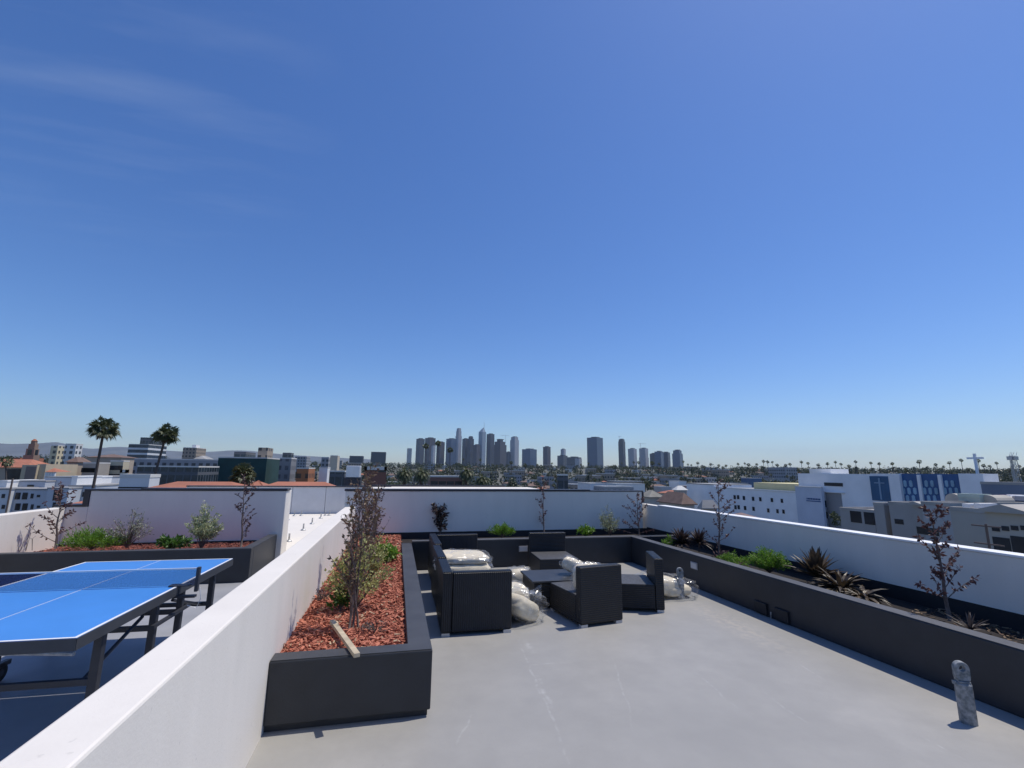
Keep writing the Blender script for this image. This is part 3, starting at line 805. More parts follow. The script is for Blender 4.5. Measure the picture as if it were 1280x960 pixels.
for sx in (-1, 1):
    pst = MB().box(sx*NW-.014, sx*NW+.014, -.022, .022, TH-.05, TH+.165).obj('net_post', M_frame, t, bevel=.005)
    MB().box(*sorted((sx*(HWd-.05), sx*NW)), -.025, .025, TH-.10, TH-.08).obj('clamp', M_frame, pst)
    MB().box(*sorted((sx*(HWd-.07), sx*(HWd+.10))), -.04, .04, TH+.004, TH+.014).obj('clamp', M_frame, pst)
    cd = [(sx*(NW+.02), .02, TH-.02), (sx*(NW+.035), .03, TH-.12), (sx*(NW+.01), .02, TH-.20), (sx*(NW-.06), 0, TH-.17)]
    MB().tube(cd, .004, 6).obj('cord', M_line, pst)

# ================================================================== THE CITY
M_glass = plain('dark_window_glass', (.02, .026, .035), .12, .3, .5)
M_flat = plain('pale_flat_roof', (.62, .61, .58), .85, .12, .15)
M_greyroof = plain('grey_flat_roof', (.30, .30, .30), .9, .2, .2)
M_tile = plain('terracotta_tile', (.36, .14, .085), .85, .18, .6)
M_shingle = plain('brown_shingle', (.17, .115, .095), .9, .2, .7)
M_trim = plain('white_trim', (.75, .75, .74), .7, .05, .5)
def wmat(c): return plain('wall_%d_%d_%d' % tuple(int(v*100) for v in c), c, .85, .07, .25)

def building(label, x0, x1, y0, y1, zt, wm, roof='flat', rm=None, z0=None, wins=(), cat='building', group=None, name='building', rise=2.0, parapet=.0, extra=None):
    cx, cy = (x0+x1)/2, (y0+y1)/2
    if z0 is None: z0 = min(gz(cx, cy), gz(x0, y0), gz(x1, y1))-1
    t = thing(name, label, cat, (cx, cy, z0), 0, group)
    hx, hy, h = (x1-x0)/2, (y1-y0)/2, zt-z0
    MB().box(-hx, hx, -hy, hy, 0, h).obj('wall', wm, t)
    if roof == 'flat':
        mb = MB().box(-hx+.25, hx-.25, -hy+.25, hy-.25, h+.004, h+.05)
        mb.box(-hx-.05, hx+.05, -hy-.05, -hy+.25, h+.004, h+.45).box(-hx-.05, hx+.05, hy-.25, hy+.05, h+.004, h+.45)
        mb.box(-hx-.05, -hx+.25, -hy+.25, hy-.25, h+.004, h+.45).box(hx-.25, hx+.05, -hy+.25, hy-.25, h+.004, h+.45)
        mb.obj('roof', rm or M_flat, t)
    elif roof in ('hip', 'gable', 'gabley', 'gablex'):
        o = .5; X, Y = hx+o, hy+o; vs = [(-X, -Y, h), (X, -Y, h), (X, Y, h), (-X, Y, h), (-X, -Y, h+.15), (X, -Y, h+.15), (X, Y, h+.15), (-X, Y, h+.15)]
        if roof == 'gabley': vs += [(0, -Y, h+rise), (0, Y, h+rise)]
        elif X >= Y or roof == 'gablex':
            q = 0 if roof in ('gable', 'gablex') else Y
            vs += [(-X+q, 0, h+rise), (X-q, 0, h+rise)]
        else:
            vs += [(0, -Y+X, h+rise), (0, Y-X, h+rise)]
        fs = [(0, 3, 2, 1), (0, 1, 5, 4), (1, 2, 6, 5), (2, 3, 7, 6), (3, 0, 4, 7)]
        if roof == 'gabley' or (X < Y and roof != 'gablex'): fs += [(4, 5, 8), (5, 6, 9, 8), (6, 7, 9), (7, 4, 8, 9)]
        else: fs += [(4, 5, 9, 8), (5, 6, 9), (6, 7, 8, 9), (7, 4, 8)]
        MB().add(vs, fs).obj('roof', rm or M_tile, t)
    for face, n_, rows, ww, wh, z_top, dz in wins:
        # windows hang from the top of the wall: each one is a part of its own
        for r in range(rows):
            zc = h-z_top-r*dz
            for i in range(n_):
                u = (i+.5)/n_
                if face == 's': MB().box(-hx+u*2*hx-ww/2, -hx+u*2*hx+ww/2, -hy-.06, -hy+.04, zc-wh/2, zc+wh/2).obj('window', M_glass, t)
                if face == 'e': MB().box(hx-.04, hx+.06, -hy+u*2*hy-ww/2, -hy+u*2*hy+ww/2, zc-wh/2, zc+wh/2).obj('window', M_glass, t)
                if face == 'w': MB().box(-hx-.06, -hx+.04, -hy+u*2*hy-ww/2, -hy+u*2*hy+ww/2, zc-wh/2, zc+wh/2).obj('window', M_glass, t)
    if extra: extra(t, hx, hy, h)
    return t
def pxb(label, p0, p1, pt, Y, ds, wm, **kw):
    """a block whose silhouette runs from column p0 to p1 with its roof at row pt, front at depth Y"""
    a, b2 = ray(p0, pt), ray(p1, pt)
    ra, rb = a.x/a.y, b2.x/b2.y
    for _ in range(8):
        x0 = ra*(Y+ds) if ra > 0 else ra*Y
        x1 = rb*Y if rb > 0 else rb*(Y+ds)
        if x1-x0 > max(3, .35*abs(rb-ra)*Y): break
        ds *= .6
    zt = ony((p0+p1)/2, pt, Y).z
    return building(label, x0, x1, Y, Y+ds, zt, wm, **kw)

# ---- left side
def apt():
    t = thing('apartment_building', 'blue grey stepped apartment block beyond left parapet', 'building')
    wm = wmat((.47, .50, .55)); g = -18
    def blk(p0, p1, pt, Y, ds, mt_, nm='wall'):
        a, b2 = ony(p0, pt, Y), ony(p1, pt, Y)
        o = MB().box(a.x, b2.x, Y, Y+ds, g, a.z).obj(nm, mt_, t)
        MB().box(a.x-.1, b2.x+.1, Y-.1, Y+ds, a.z+.004, a.z+.25).obj('roof', M_trim if mt_ is M_trim else M_greyroof, o)
        return a, b2
    blk(-40, 14, 612, 108, 14, wmat((.58, .6, .62)))
    blk(14, 60, 612.5, 109, 14, wm); blk(60, 86, 611, 107, 14, wm); blk(86, 120, 608, 111, 14, wm)
    blk(17, 57, 602, 115, 16, wmat((.42, .46, .52))); blk(57, 116, 597, 118, 16, wm)
    blk(90, 97, 596.5, 112, 8, M_trim); blk(97, 112, 597, 116.5, 8, M_trim)
    blk(0, 9, 602, 112, 8, M_trim)
    def win(px, py, wpx, hpx, Y):
        a = ony(px-wpx/2, py+hpx/2, Y-.05); b2 = ony(px+wpx/2, py-hpx/2, Y-.05)
        o = MB().box(a.x, b2.x, Y-.08, Y+.02, a.z, b2.z).obj('window', M_glass, t)
    for py in (620, 633.5, 646):
        for px in (22, 31): win(px, py, 8, 8.5, 109)
        for px in (40, 48): win(px, py, 4.5, 6 if px == 40 else 3, 109)
        for px in (4, -6): win(px, py, 5, 5, 108)
    for py in (624,): win(72, 619, 13, 13, 107); win(73, 633, 17, 10, 107)
    for px in (91, 98, 104):
        for py in (618, 630): win(px, py, 3.5, 6, 111)
    win(38, 608, 9, 4, 115)
    for px in range(101, 117, 4): win(px, 604, 2, 5, 118)
    o = MB().tube([(ony(16, 600, 107.6).x, 107.6, -18), (ony(16, 598, 107.6).x, 107.6, ony(16, 598, 107.6).z)], .14, 8).obj('utility_pole', M_bark)
    tag(o, 'thin dark pole in front of the blue grey apartment block', 'pole')
apt()
tan = wmat((.50, .42, .30)); tan2 = wmat((.40, .33, .26)); red = wmat((.32, .16, .11))
# mission style church
def church_tan():
    t = thing('mission_church', 'tan mission style church with bell tower and tiled roof at far left', 'church', (0, 0, 0))
    Y = 190; g = -18
    def b(p0, p1, pt, Y, ds, nm, mt_):
        a, b2 = ony(p0, pt, Y), ony(p1, pt, Y); return MB().box(a.x, b2.x, Y, Y+ds, g, a.z).obj(nm, mt_, t), a, b2
    w1, a, b2 = b(-30, 29, 584, Y, 16, 'wall', tan2); b(28, 47, 581, Y-4, 18, 'wall', tan); b(47, 58, 580, Y-3, 16, 'wall', tan)
    b(33, 46, 583, Y-4.2, .3, 'recess', wmat((.22, .17, .15)))
    for px in (12, 21):
        c = ony(px, 594, Y-.1); MB().box(c.x-1, c.x+1, Y-.1, Y, c.z-2, c.z+2).obj('window', M_glass, t)
    a = ony(-30, 577, Y+8); b2 = ony(58, 577, Y+8); z0 = ony(0, 584, Y).z
    MB().add([(a.x, Y-.6, z0), (b2.x, Y-.6, z0), (b2.x, Y+17, z0), (a.x, Y+17, z0), (a.x, Y+8, a.z+1), (b2.x-4, Y+8, a.z+1)],
             [(0, 1, 5, 4), (1, 2, 5), (2, 3, 4, 5), (3, 0, 4), (0, 3, 2, 1)]).obj('roof', M_tile, t)
    a = ony(-30, 571.5, Y+24); b2 = ony(31, 571.5, Y+24)
    MB().box(a.x, b2.x, Y+22, Y+34, g, a.z).obj('roof', M_tile, t)
    # tower of three diminishing stages
    c = ony(38.5, 575, Y+20); px1 = Y/F_PX*.74
    tw = MB()
    for (hw, p0, p1) in ((6.5, 600, 569), (5.2, 569, 561), (4.0, 561, 555), (2.6, 555, 551)):
        z0, z1 = ony(38.5, p0, Y+20).z, ony(38.5, p1, Y+20).z
        h = hw*px1; tw.box(c.x-h, c.x+h, Y+20-h, Y+20+h, z0 if p0 < 600 else g, z1)
    o = tw.obj('bell_tower', wmat((.24, .17, .13)), t)
    z1, z2 = ony(38.5, 551, Y+20).z, ony(38.5, 548.5, Y+20).z
    MB().tube([(c.x, Y+20, z1), (c.x, Y+20, z2)], [.9, .2], 8).obj('dome', M_tile, o)
    for q in (565.5,):
        z = ony(38.5, q, Y+20).z; MB().box(c.x-.6, c.x+.6, Y+20-5.2*px1-.1, Y+20, z-1, z+1).obj('belfry_opening', M_glass, o)
        MB().box(c.x+5.2*px1-.1, c.x+5.2*px1+.1, Y+19.3, Y+20.7, z-1, z+1).obj('belfry_opening', M_glass, o)
    a = ony(57, 585, Y-6); b2 = ony(69, 590, Y-6)
    MB().add([(a.x, Y-6, b2.z), (b2.x, Y-6, b2.z), (b2.x, Y+2, b2.z), (a.x, Y+2, b2.z), (a.x, Y-2, a.z)], [(0, 1, 4), (1, 2, 4), (2, 3, 4), (3, 0, 4), (0, 3, 2, 1)]).obj('porch_roof', M_tile, t)
    for i in range(4):
        xx = a.x+(b2.x-a.x)*(i+.3)/4; MB().box(xx-.3, xx+.3, Y-5.7, Y-5.1, g, b2.z-.02).obj('porch_column', M_trim, t)
church_tan()
fc_white = facade('white_apartment_facade', (.62, .62, .60), (.05, .06, .07), 3.2, 3.4, .55, .5)
fc_cream = facade('cream_apartment_facade', (.58, .50, .33), (.06, .06, .06), 3.2, 3.2, .55, .45)
fc_tan = facade('tan_block_facade', (.34, .28, .22), (.05, .05, .055), 3.4, 3.0, .5, .5)
fc_grey = facade('grey_block_facade', (.30, .31, .33), (.05, .06, .07), 3.4, 3.0, .5, .55)
fc_dark = facade('dark_glass_facade', (.10, .11, .125), (.03, .045, .06), 3.8, 2.2, .75, .85, .2)
fc_strip = facade('striped_office_facade', (.62, .64, .66), (.03, .05, .08), 3.9, 60, .62, 1.1, .15)
fc_brick = facade('red_brick_facade', (.22, .10, .075), (.05, .05, .05), 3.4, 3.6, .5, .4)
pxb('cream apartment block left of the white one, below the mountains', 64, 81, 557.5, 330, 26, fc_cream)
pxb('white apartment block with many windows below the mountains', 82, 104, 555.5, 345, 30, fc_white)
pxb('brown house row with dark roof behind the blue grey apartments', 84, 112, 578, 210, 12, tan2, roof='hip', rm=M_shingle, wins=(('s', 5, 1, 1.3, 1.8, 2.6, 3),))
pxb('grey brown apartment block behind trunk of the left tall palm', 104, 138, 579.5, 205, 14, wmat((.36, .33, .29)), wins=(('s', 7, 2, 1.1, 1.6, 2.4, 3.2),))
pxb('cream house with pale roof right of the left tall palm', 138, 162, 577, 215, 12, wmat((.52, .46, .33)), wins=(('s', 4, 2, 1.2, 1.7, 2.4, 3.2),))
pxb('long brown roofed apartment row behind the two tall palms', 108, 172, 572, 300, 16, tan2, roof='hip', rm=M_shingle)
def office_extra(t, hx, hy, h):
    MB().box(-hx*.45, hx*.9, -hy*.5, hy*.8, h+.46, h+6).obj('penthouse', fc_dark, t)
pxb('striped glass office block between the two tall palms', 161, 209, 556, 420, 30, fc_strip, extra=office_extra)
pxb('tan box office block right of the second tall palm', 229, 258, 560, 520, 40, fc_tan, extra=lambda t, hx, hy, h: MB().box(-hx*.2, hx*.4, -hy*.4, hy*.4, h+.46, h+3.4).obj('penthouse', M_trim, t))
pxb('long low dark glass building below the tan office block', 172, 274, 584, 170, 18, fc_dark, wins=())
pxb('grey roofed long block behind the dark glass building', 168, 290, 575, 250, 18, fc_grey)
pxb('white house with dark roof beside the tan office block', 243, 266, 574, 300, 12, M_trim, roof='hip', rm=M_greyroof, wins=(('s', 3, 1, 1.4, 1.4, 1.8, 3),))
pxb('white flat roofed block just left of the terracotta roof', 150, 200, 597, 75, 8, wmat((.62, .63, .65)), wins=(('s', 3, 1, 1.2, 1.1, 1.8, 3),))
pxb('small bright white roof block left of the terracotta roof', 151, 160, 591, 79, 4, M_trim)
M_net = plain('dark_green_scaffold_netting', (.012, .05, .048), .8, .2, .3)
def scaf(t, hx, hy, h):
    MB().box(-hx*.55, -hx*.05, -hy*.6, hy*.6, h+.46, h+2.6).obj('stair_box', fc_dark, t)
    MB().box(hx*.45, hx*.85, -hy*.6, hy*.2, h+.46, h+4.4).obj('hoist_tower', fc_tan, t)
pxb('building wrapped in dark green scaffold netting', 273, 351, 573, 200, 22, M_net, extra=scaf)
pxb('bare grey concrete block beside the green netting', 350, 371, 573.5, 198, 10, facade('bare_concrete_facade', (.22, .22, .23), (.10, .10, .11), 3.3, 2.5, .5, .5, .7), extra=lambda t, hx, hy, h: MB().box(-hx*.9, hx*.6, -hy*.5, hy*.5, h+.46, h+2.4).obj('stair_box', fc_dark, t))
pxb('orange framed building under construction', 371, 394, 586, 185, 14, facade('orange_frame_facade', (.40, .15, .06), (.10, .06, .04), 3.4, 3.0, .5, .55, .8))
pxb('small white block right of the orange building', 399, 413, 585.5, 200, 8, M_trim)
pxb('grey mid rise block above the small white block', 402, 414, 572, 400, 14, fc_grey)
pxb('beige stepped block left of the silver air unit', 413, 425, 570, 380, 14, wmat((.55, .48, .38)))
pxb('low dark roofed block in front of the beige block', 412, 434, 590, 160, 8, fc_dark)
pxb('far dark block left of the silver air unit', 437, 455, 570, 1700, 50, fc_dark)
pxb('dark square office block left of the skyline', 464, 483, 565, 2000, 60, fc_dark)
pxb('slim pale far tower left of the skyline', 509, 515, 560.5, 1500, 14, fc_white)
pxb('far low grey block at left behind green netting', 369, 388, 571, 600, 24, fc_grey)
# terracotta roof next door
def tiles():
    t = thing('tiled_roof_building', 'long neighbouring building with terracotta hipped roof beyond left wall', 'building')
    for p0, p1, ytop, ye, ov in ((178, 330, 601.5, 31, 5), (300, 346, 600.5, 36, 3.5), (318, 434, 601.8, 34, 4)):
        a, b2 = ony(p0, ytop, ye), ony(p1, ytop, ye); zr = a.z; ze = zr-1.0
        MB().add([(a.x-1.0, ye-ov, ze), (b2.x+.6, ye-ov, ze), (b2.x+.6, ye+ov, ze), (a.x-1, ye+ov, ze), (a.x+ov*.35, ye, zr), (b2.x-ov*.35, ye, zr)],
                 [(0, 1, 5, 4), (1, 2, 5), (2, 3, 4, 5), (3, 0, 4), (0, 3, 2, 1)]).obj('roof', M_tile, t)
        MB().box(a.x-.5, b2.x+.1, ye-ov+.5, ye+ov-.5, -18, ze-.01).obj('wall', tan, t)
tiles()
t = thing('air_handling_unit', 'silver air handling unit on dark plinth left of plum trees', 'air unit')
a, b2 = ony(433, 582, 27), ony(449.5, 597, 27)
MB().box(a.x, b2.x, 27, 27.9, b2.z, a.z).obj('housing', plain('silver_sheet', (.68, .68, .68), .35, .05, 3, metal=.3), t, bevel=.03)
c = ony(440, 609, 27); MB().box(a.x-.06, b2.x+.06, 26.95, 28, -2, b2.z-.003).obj('plinth', M_coping, t)
t = pxb('brown brick rooftop hut behind the plum trees', 456, 483, 588, 60, 5, fc_brick)
pxb('red brown low building between date palms', 535, 578, 596.5, 150, 12, wmat((.20, .11, .09)), wins=(('s', 4, 1, 2.2, 1.5, 2.0, 3),))
pxb('dark glass box building right of the date palms', 696, 710, 594.5, 130, 4, fc_dark)

# ---- downtown skyline
fg1 = facade('tower_slate', (.065, .072, .085), (.03, .04, .055), 4, 3, .6, .7, .2)
fg2 = facade('tower_blue', (.08, .12, .19), (.04, .08, .14), 4, 3, .7, .8, .15)
fg3 = facade('tower_brown', (.085, .075, .08), (.04, .04, .05), 4, 3, .55, .6, .3)
fg4 = facade('tower_pale', (.42, .43, .45), (.16, .18, .21), 4, 4, .5, .55, .3)
fg5 = facade('tower_silver_glass', (.30, .36, .42), (.18, .24, .30), 4, 5, .6, .75, .12)
def tower(label, p0, p1, pt, Y, mt_, segs=None, crown=None, ds=None):
    a, b2 = ony(p0, pt, Y), ony(p1, pt, Y); w_ = (b2.x-a.x)/1.39; ds = w_; th = R_(35)
    t = thing('tower', label, 'skyscraper', ((a.x+b2.x)/2+math.sin(th)*ds/2, Y-math.cos(th)*ds/2, 0), th)
    h = a.z
    if segs:
        sh = MB()
        for (f, q0, q1) in segs:
            z0 = 0 if q0 is None else ony(p0, q0, Y).z; z1 = ony(p0, q1, Y).z
            sh.box(-w_/2*f, w_/2*f, ds/2-ds/2*f, ds/2+ds/2*f, z0, z1)
        sh.obj('shaft', mt_, t)
    else: MB().box(-w_/2, w_/2, 0, ds, 0, h).obj('shaft', mt_, t)
    if crown: crown(t, w_, ds, h, Y)
    else: MB().box(-w_*.3, w_*.3, ds*.2, ds*.7, h+.01, h+6).obj('roof_plant', fg1, t)
    return t
D = 4400
tower('grey slab tower at left end of the skyline', 520.5, 531, 548.5, D, fg4 and fg1)
tower('wide dark tower with pale base behind the small palms', 531.5, 544.5, 547.5, D+100, fg3)
tower('short white tower below the dark wide tower', 539.5, 544.6, 557, D-300, fg4)
tower('brown grey tower right of the white one', 546, 556, 552.5, D+50, fg3)
tower('wide blue glass tower left of the round crowned tower', 558, 571, 548.5, D, fg2)
tower('tall pale cylindrical tower with stepped round crown', 569.8, 577.5, 536, D+250, fg4, segs=[(1, None, 545), (.85, 545, 539), (.7, 539, 535.6)])
tower('dark twin shouldered tower left half', 578, 586, 548.5, D+100, fg1)
tower('dark tower with sloping shoulders right of twin', 584.5, 592.5, 546, D+60, fg1, segs=[(1, None, 548.5), (.7, 548.5, 546)])
tower('low maroon tower before the tallest one', 592, 600, 556, D-100, fg3)
def sail(t, w_, ds, h, Y):
    z = lambda q: ony(603, q, Y).z
    MB().add([(-w_/2, 0, h), (w_*.35, 0, h), (w_*.35, ds, h), (-w_/2, ds, h), (w_*.05, ds*.3, z(534.3)), (w_*.3, ds*.3, z(535.2))], [(0, 1, 5, 4), (1, 2, 5), (2, 3, 4, 5), (3, 0, 4)]).obj('crown', fg5, t)
    MB().tube([(w_*.22, ds*.3, z(536)), (w_*.22, ds*.3, z(527.5))], [2.0, .7], 6).obj('spire', fg4, t)
tower('tallest glass tower with sail shaped crown and spire', 598.5, 607.5, 540, D-50, fg5, crown=sail)
tower('dark flat topped tower right of the tallest one', 608.5, 618, 542.5, D, fg1)
tower('stepped dark brown tower under the crane', 617, 633, 549.5, D+80, fg3, segs=[(1, None, 556), (.8, 556, 552), (.45, 552, 549.3)])
tower('short dark tower between stepped and pale towers', 633, 638, 565, D-80, fg1)
tower('pale rounded tower right of the crane', 638, 648.5, 546.3, D-60, fg4, segs=[(1, None, 550), (.82, 550, 546.3)])
tower('low wide glass block right of main skyline', 653, 670.5, 561.5, 3800, fg2)
tower('brown slim tower right of the wide glass block', 679, 688, 558.5, 4000, fg3)
tower('small grey tower with narrow top', 701, 707, 561.5, 4000, fg4)
tower('low dark block left of the small grey tower', 697, 709, 569.5, 3900, fg1)
tower('low blue grey block left of the big glass slab', 709, 726, 571.5, 3700, fg1)
tower('low pale block beside the big glass slab', 719, 727, 573, 3500, fg4)
tower('big dark blue glass slab standing alone', 734.3, 752.8, 547, 3300, fg2)
tower('slim dark tower with rounded top and small crane', 773, 781, 549.3, 3500, fg1, segs=[(1, None, 552), (.85, 552, 549.3)])
tower('left pale tower of the matching pair', 785.3, 795.3, 561, 3600, fg4)
tower('right pale tower of the pair, crane above it', 799.3, 809.5, 560.5, 3600, fg4, segs=[(1.1, None, 572), (1, 572, 560.5)])
tower('left part of the dark triple tower block', 812.5, 821, 567, 3500, fg1)
tower('middle tallest part of dark triple tower block', 818.5, 829, 564.5, 3450, fg2)
tower('right part of the dark triple tower block', 828, 837, 565.5, 3480, fg1)
tower('dark tower at right end of the skyline', 840.5, 852.5, 563, 3200, fg2, segs=[(1, None, 567), (.8, 567, 563)])
def crane(label, px, pt, pb, Y, j0, j1):
    p = ony(px, pt, Y); q = ony(px, pb, Y); t = thing('tower_crane', label, 'crane', (p.x, Y, 0)); k = Y/F_PX
    MB().box(-.9, .9, -.9, .9, q.z-20, p.z).obj('mast', M_steel, t)
    MB().box(j0*k, j1*k, -.7, .7, p.z-1.4, p.z+.2).obj('jib', M_steel, t)
    MB().add([(-1, -1, p.z), (1, -1, p.z), (1, 1, p.z), (-1, 1, p.z), (0, 0, p.z+8)], [(0, 1, 4), (1, 2, 4), (2, 3, 4), (3, 0, 4)]).obj('apex', M_steel, t)
crane('tower crane above the stepped brown tower', 632, 544.4, 552, D+150, -7, 5)
crane('tower crane above the pale pair of towers', 800.5, 554.5, 562, 3620, -5, 8)
crane('small crane on top of the slim rounded tower', 774, 545.5, 551, 3520, -2, 3)
# ---- right side: white school annex and church
def right_campus():
    XA = 104.0; g = -19
    wm = wmat((.86, .86, .86)); M_bl = plain('deep_blue_cladding', (.024, .095, .25), .35, .15, .3); M_bl2 = plain('pale_blue_glass', (.24, .40, .52), .3, .3, .3)
    def P(px, py, X=XA): return onx(px, py, X)
    def quadbox(t, nm, p0, p1, q0, q1, X, th, mt_, zb=None):
        # slab on the plane x = X, spanning columns p0..p1 and rows q0 (top)..q1 (bottom), read at mid column
        ya, yb = P(p0, (q0+q1)/2, X).y, P(p1, (q0+q1)/2, X).y
        pm = (p0+p1)/2
        zt = P(pm, q0, X).z; z1 = P(pm, q1, X).z if zb is None else zb
        return MB().box(X-th, X+.02, min(ya, yb), max(ya, yb), z1, zt).obj(nm, mt_, t)
    def win(t, px, py, wp, hp, X):
        return quadbox(t, 'window', px-wp/2, px+wp/2, py-hp/2, py+hp/2, X, .08, M_glass)
    # annex with two rows of small windows
    t = thing('school_annex', 'long white two storey annex with small square windows', 'building')
    ya, yb = P(893, 612).y, P(994, 612).y
    zt = P(940, 612.5).z
    MB().box(XA, XA+22, yb, ya, g, zt).obj('wall', wm, t)
    MB().box(XA-.15, XA+.3, yb, ya, zt+.004, zt+.35).obj('parapet', M_trim, t)
    MB().box(XA+.5, XA+21.5, yb+.4, ya-.4, zt+.004, zt+.1).obj('roof', M_greyroof, t)
    y1 = P(942, 604, XA+6).y; y0 = P(996, 604, XA+6).y
    MB().box(XA+6, XA+20, y0, y1, zt+.12, P(968, 604, XA+6).z).obj('roof_terrace', plain('cream_yellow_wall', (.62, .56, .32), .8, .06, .4), t)
    for px, py in ((918.5, 621.5), (922.8, 621.5), (930, 622.5), (941.5, 623.5), (950.5, 624), (965, 625), (977.5, 626),
                   (919.5, 634), (923.5, 634), (931.5, 635), (942, 636), (960.5, 638), (972, 639), (979.5, 639.5)): win(t, px, py, 2.8, 5, XA)
    t = thing('school_wing', 'white windowless wing at left end of the annex', 'building')
    ya, yb = P(858, 606, XA+1).y, P(892.5, 606, XA+1).y
    MB().box(XA+1, XA+16, yb, ya, g, P(876, 605.5, XA+1).z).obj('wall', wm, t)
    MB().box(XA+.85, XA+16, yb+.1, ya+.1, P(876, 605.5, XA+1).z+.004, P(876, 605.5, XA+1).z+.3).obj('roof', M_greyroof, t)
    # front block with sign
    XB = XA-.7
    t = thing('sign_block', 'white front block carrying a two line dark blue sign', 'building')
    ya, yb = P(994, 612, XB).y, P(1026.5, 612, XB).y
    MB().box(XB, XA-.01, yb, ya, g, P(1010, 609, XB).z).obj('wall', wmat((.56, .60, .68)), t)
    MB().box(XB-.1, XA-.01, yb-.05, ya+.05, P(1010, 609, XB).z+.004, P(1010, 609, XB).z+.2).obj('roof', M_flat, t)
    sgn = quadbox(t, 'sign', 1008.2, 1026, 625.9, 627.1, XB, .1, M_bl)
    mb = MB(); ly0, ly1 = P(1008.5, 624, XB).y, P(1025.5, 624, XB).y; za, zb = P(1017, 622.8, XB).z, P(1017, 624.8, XB).z
    k = 16
    for i in range(k):
        yc = ly0+(ly1-ly0)*(i+.5)/k; hw = abs(ly1-ly0)/k*.36
        mb.box(XB-.09, XB-.02, yc-hw, yc-hw*.45, zb, za)
        if i % 3 != 1: mb.box(XB-.09, XB-.02, yc+hw*.45, yc+hw, zb, za)
        mb.box(XB-.085, XB-.02, yc-hw*.45, yc+hw*.45, za-.12, za-.01) if i % 2 else mb.box(XB-.085, XB-.02, yc-hw*.45, yc+hw*.45, (za+zb)/2-.05, (za+zb)/2+.06)
    mb.obj('sign_lettering', M_bl, t)
    # main church hall
    XC = XA+1.5
    t = thing('church_hall', 'large white modern church hall with blue cross panel and blue glazing', 'church')
    def col(p0, p1, q0, mt_, dx=0, depth=30, nm='wall'):
        ya, yb = P(p0, q0, XC+dx).y, P(p1, q0, XC+dx).y
        return MB().box(XC+dx, XC+depth, yb, ya, g, P((p0+p1)/2, q0, XC+dx).z).obj(nm, mt_, t)
    col(997, 1087.5, 592.2, wm, 0, 18); col(1087.5, 1123.5, 592, wm, -.4, 17)
    col(1123.5, 1197.5, 592.3, M_bl, .3, 7, 'glazed_bay'); col(1197.5, 1228, 592, wm, -.4, 3.5)
    ya, yb = P(1011.5, 586, XC+8).y, P(1038, 586, XC+8).y
    MB().box(XC+8, XC+14, yb, ya, P(1020, 594, XC+8).z-2, P(1025, 586, XC+8).z).obj('roof_block', M_trim, t)
    win(t, 1042, 605.5, 23, 4.3, XC)
    quadbox(t, 'recessed_porch', 1029, 1056, 615, 616, XC, .5, M_trim)
    quadbox(t, 'entrance_wall', 1034.5, 1054, 616, 662, XC, .12, wmat((.30, .29, .29)))
    for py in (629.8, 643.5): win(t, 1031.2, py, 7, 8.2, XC)
    cp = quadbox(t, 'cross_panel', 1089, 1112, 595.2, 626, XC-.4, .12, plain('cross_panel_blue', (.02, .10, .21), .35, .15, .3))
    pale = plain('pale_cross_metal', (.22, .33, .45), .4, .08, .5)
    quadbox(t, 'cross', 1099.4, 1101.4, 597.5, 624.5, XC-.52, .1, pale); quadbox(t, 'cross', 1093, 1105.5, 603, 604.3, XC-.52, .09, pale)
    for p0, p1 in ((1145.3, 1149.3), (1171.3, 1175.6)):
        col(p0, p1, 593.5, wm, -.1, 2, 'pier')
    k = 0
    for c0 in (1129, 1155.5, 1181):
        for r, (py, offs) in enumerate(((604.5, (2.5, 9.8)), (613.8, (-.5, 6.5, 13.8)), (623.2, (3.5, 11.0)))):
            for o_ in offs:
                px = c0+o_+(py-604.5)*.12
                if px > 1196: continue
                ya, yb = P(px-2, py, XC+.28).y, P(px+2, py, XC+.28).y; zc = P(px, py, XC+.28).z; hh = abs(P(px, py-4.4, XC+.28).z-zc); y0, y1 = min(ya, yb), max(ya, yb); x_ = XC+.2
                MB().add([(x_, y0, zc-hh*.7), (x_, (y0+y1)/2, zc-hh), (x_, y1, zc-hh*.7), (x_, y1, zc+hh*.7), (x_, (y0+y1)/2, zc+hh), (x_, y0, zc+hh*.7)] +
                         [(x_+.12, a, b) for a, b in ((y0, zc-hh*.7), ((y0+y1)/2, zc-hh), (y1, zc-hh*.7), (y1, zc+hh*.7), ((y0+y1)/2, zc+hh), (y0, zc+hh*.7))],
                         [(0, 1, 2, 3, 4, 5)]+[(i, (i+1) % 6, 6+(i+1) % 6, 6+i) for i in range(6)]).obj('window', M_bl2, t)
    # roof cross
    q = P(1222, 592, XC+14); tp = P(1218.2, 567, XC+14)
    t = thing('rooftop_cross', 'tall white cross standing above the church hall roof', 'cross', (q.x, q.y, q.z-3))
    hh = tp.z-q.z+3; wcm = plain('white_cross_paint', (.7, .72, .74), .5, .05)
    MB().box(-.16, .16, -.22, .22, 0, hh).obj('upright', wcm, t)
    MB().box(-.15, .15, -1.45, 1.45, hh-1.15, hh-.75).obj('arm', M_trim, t)
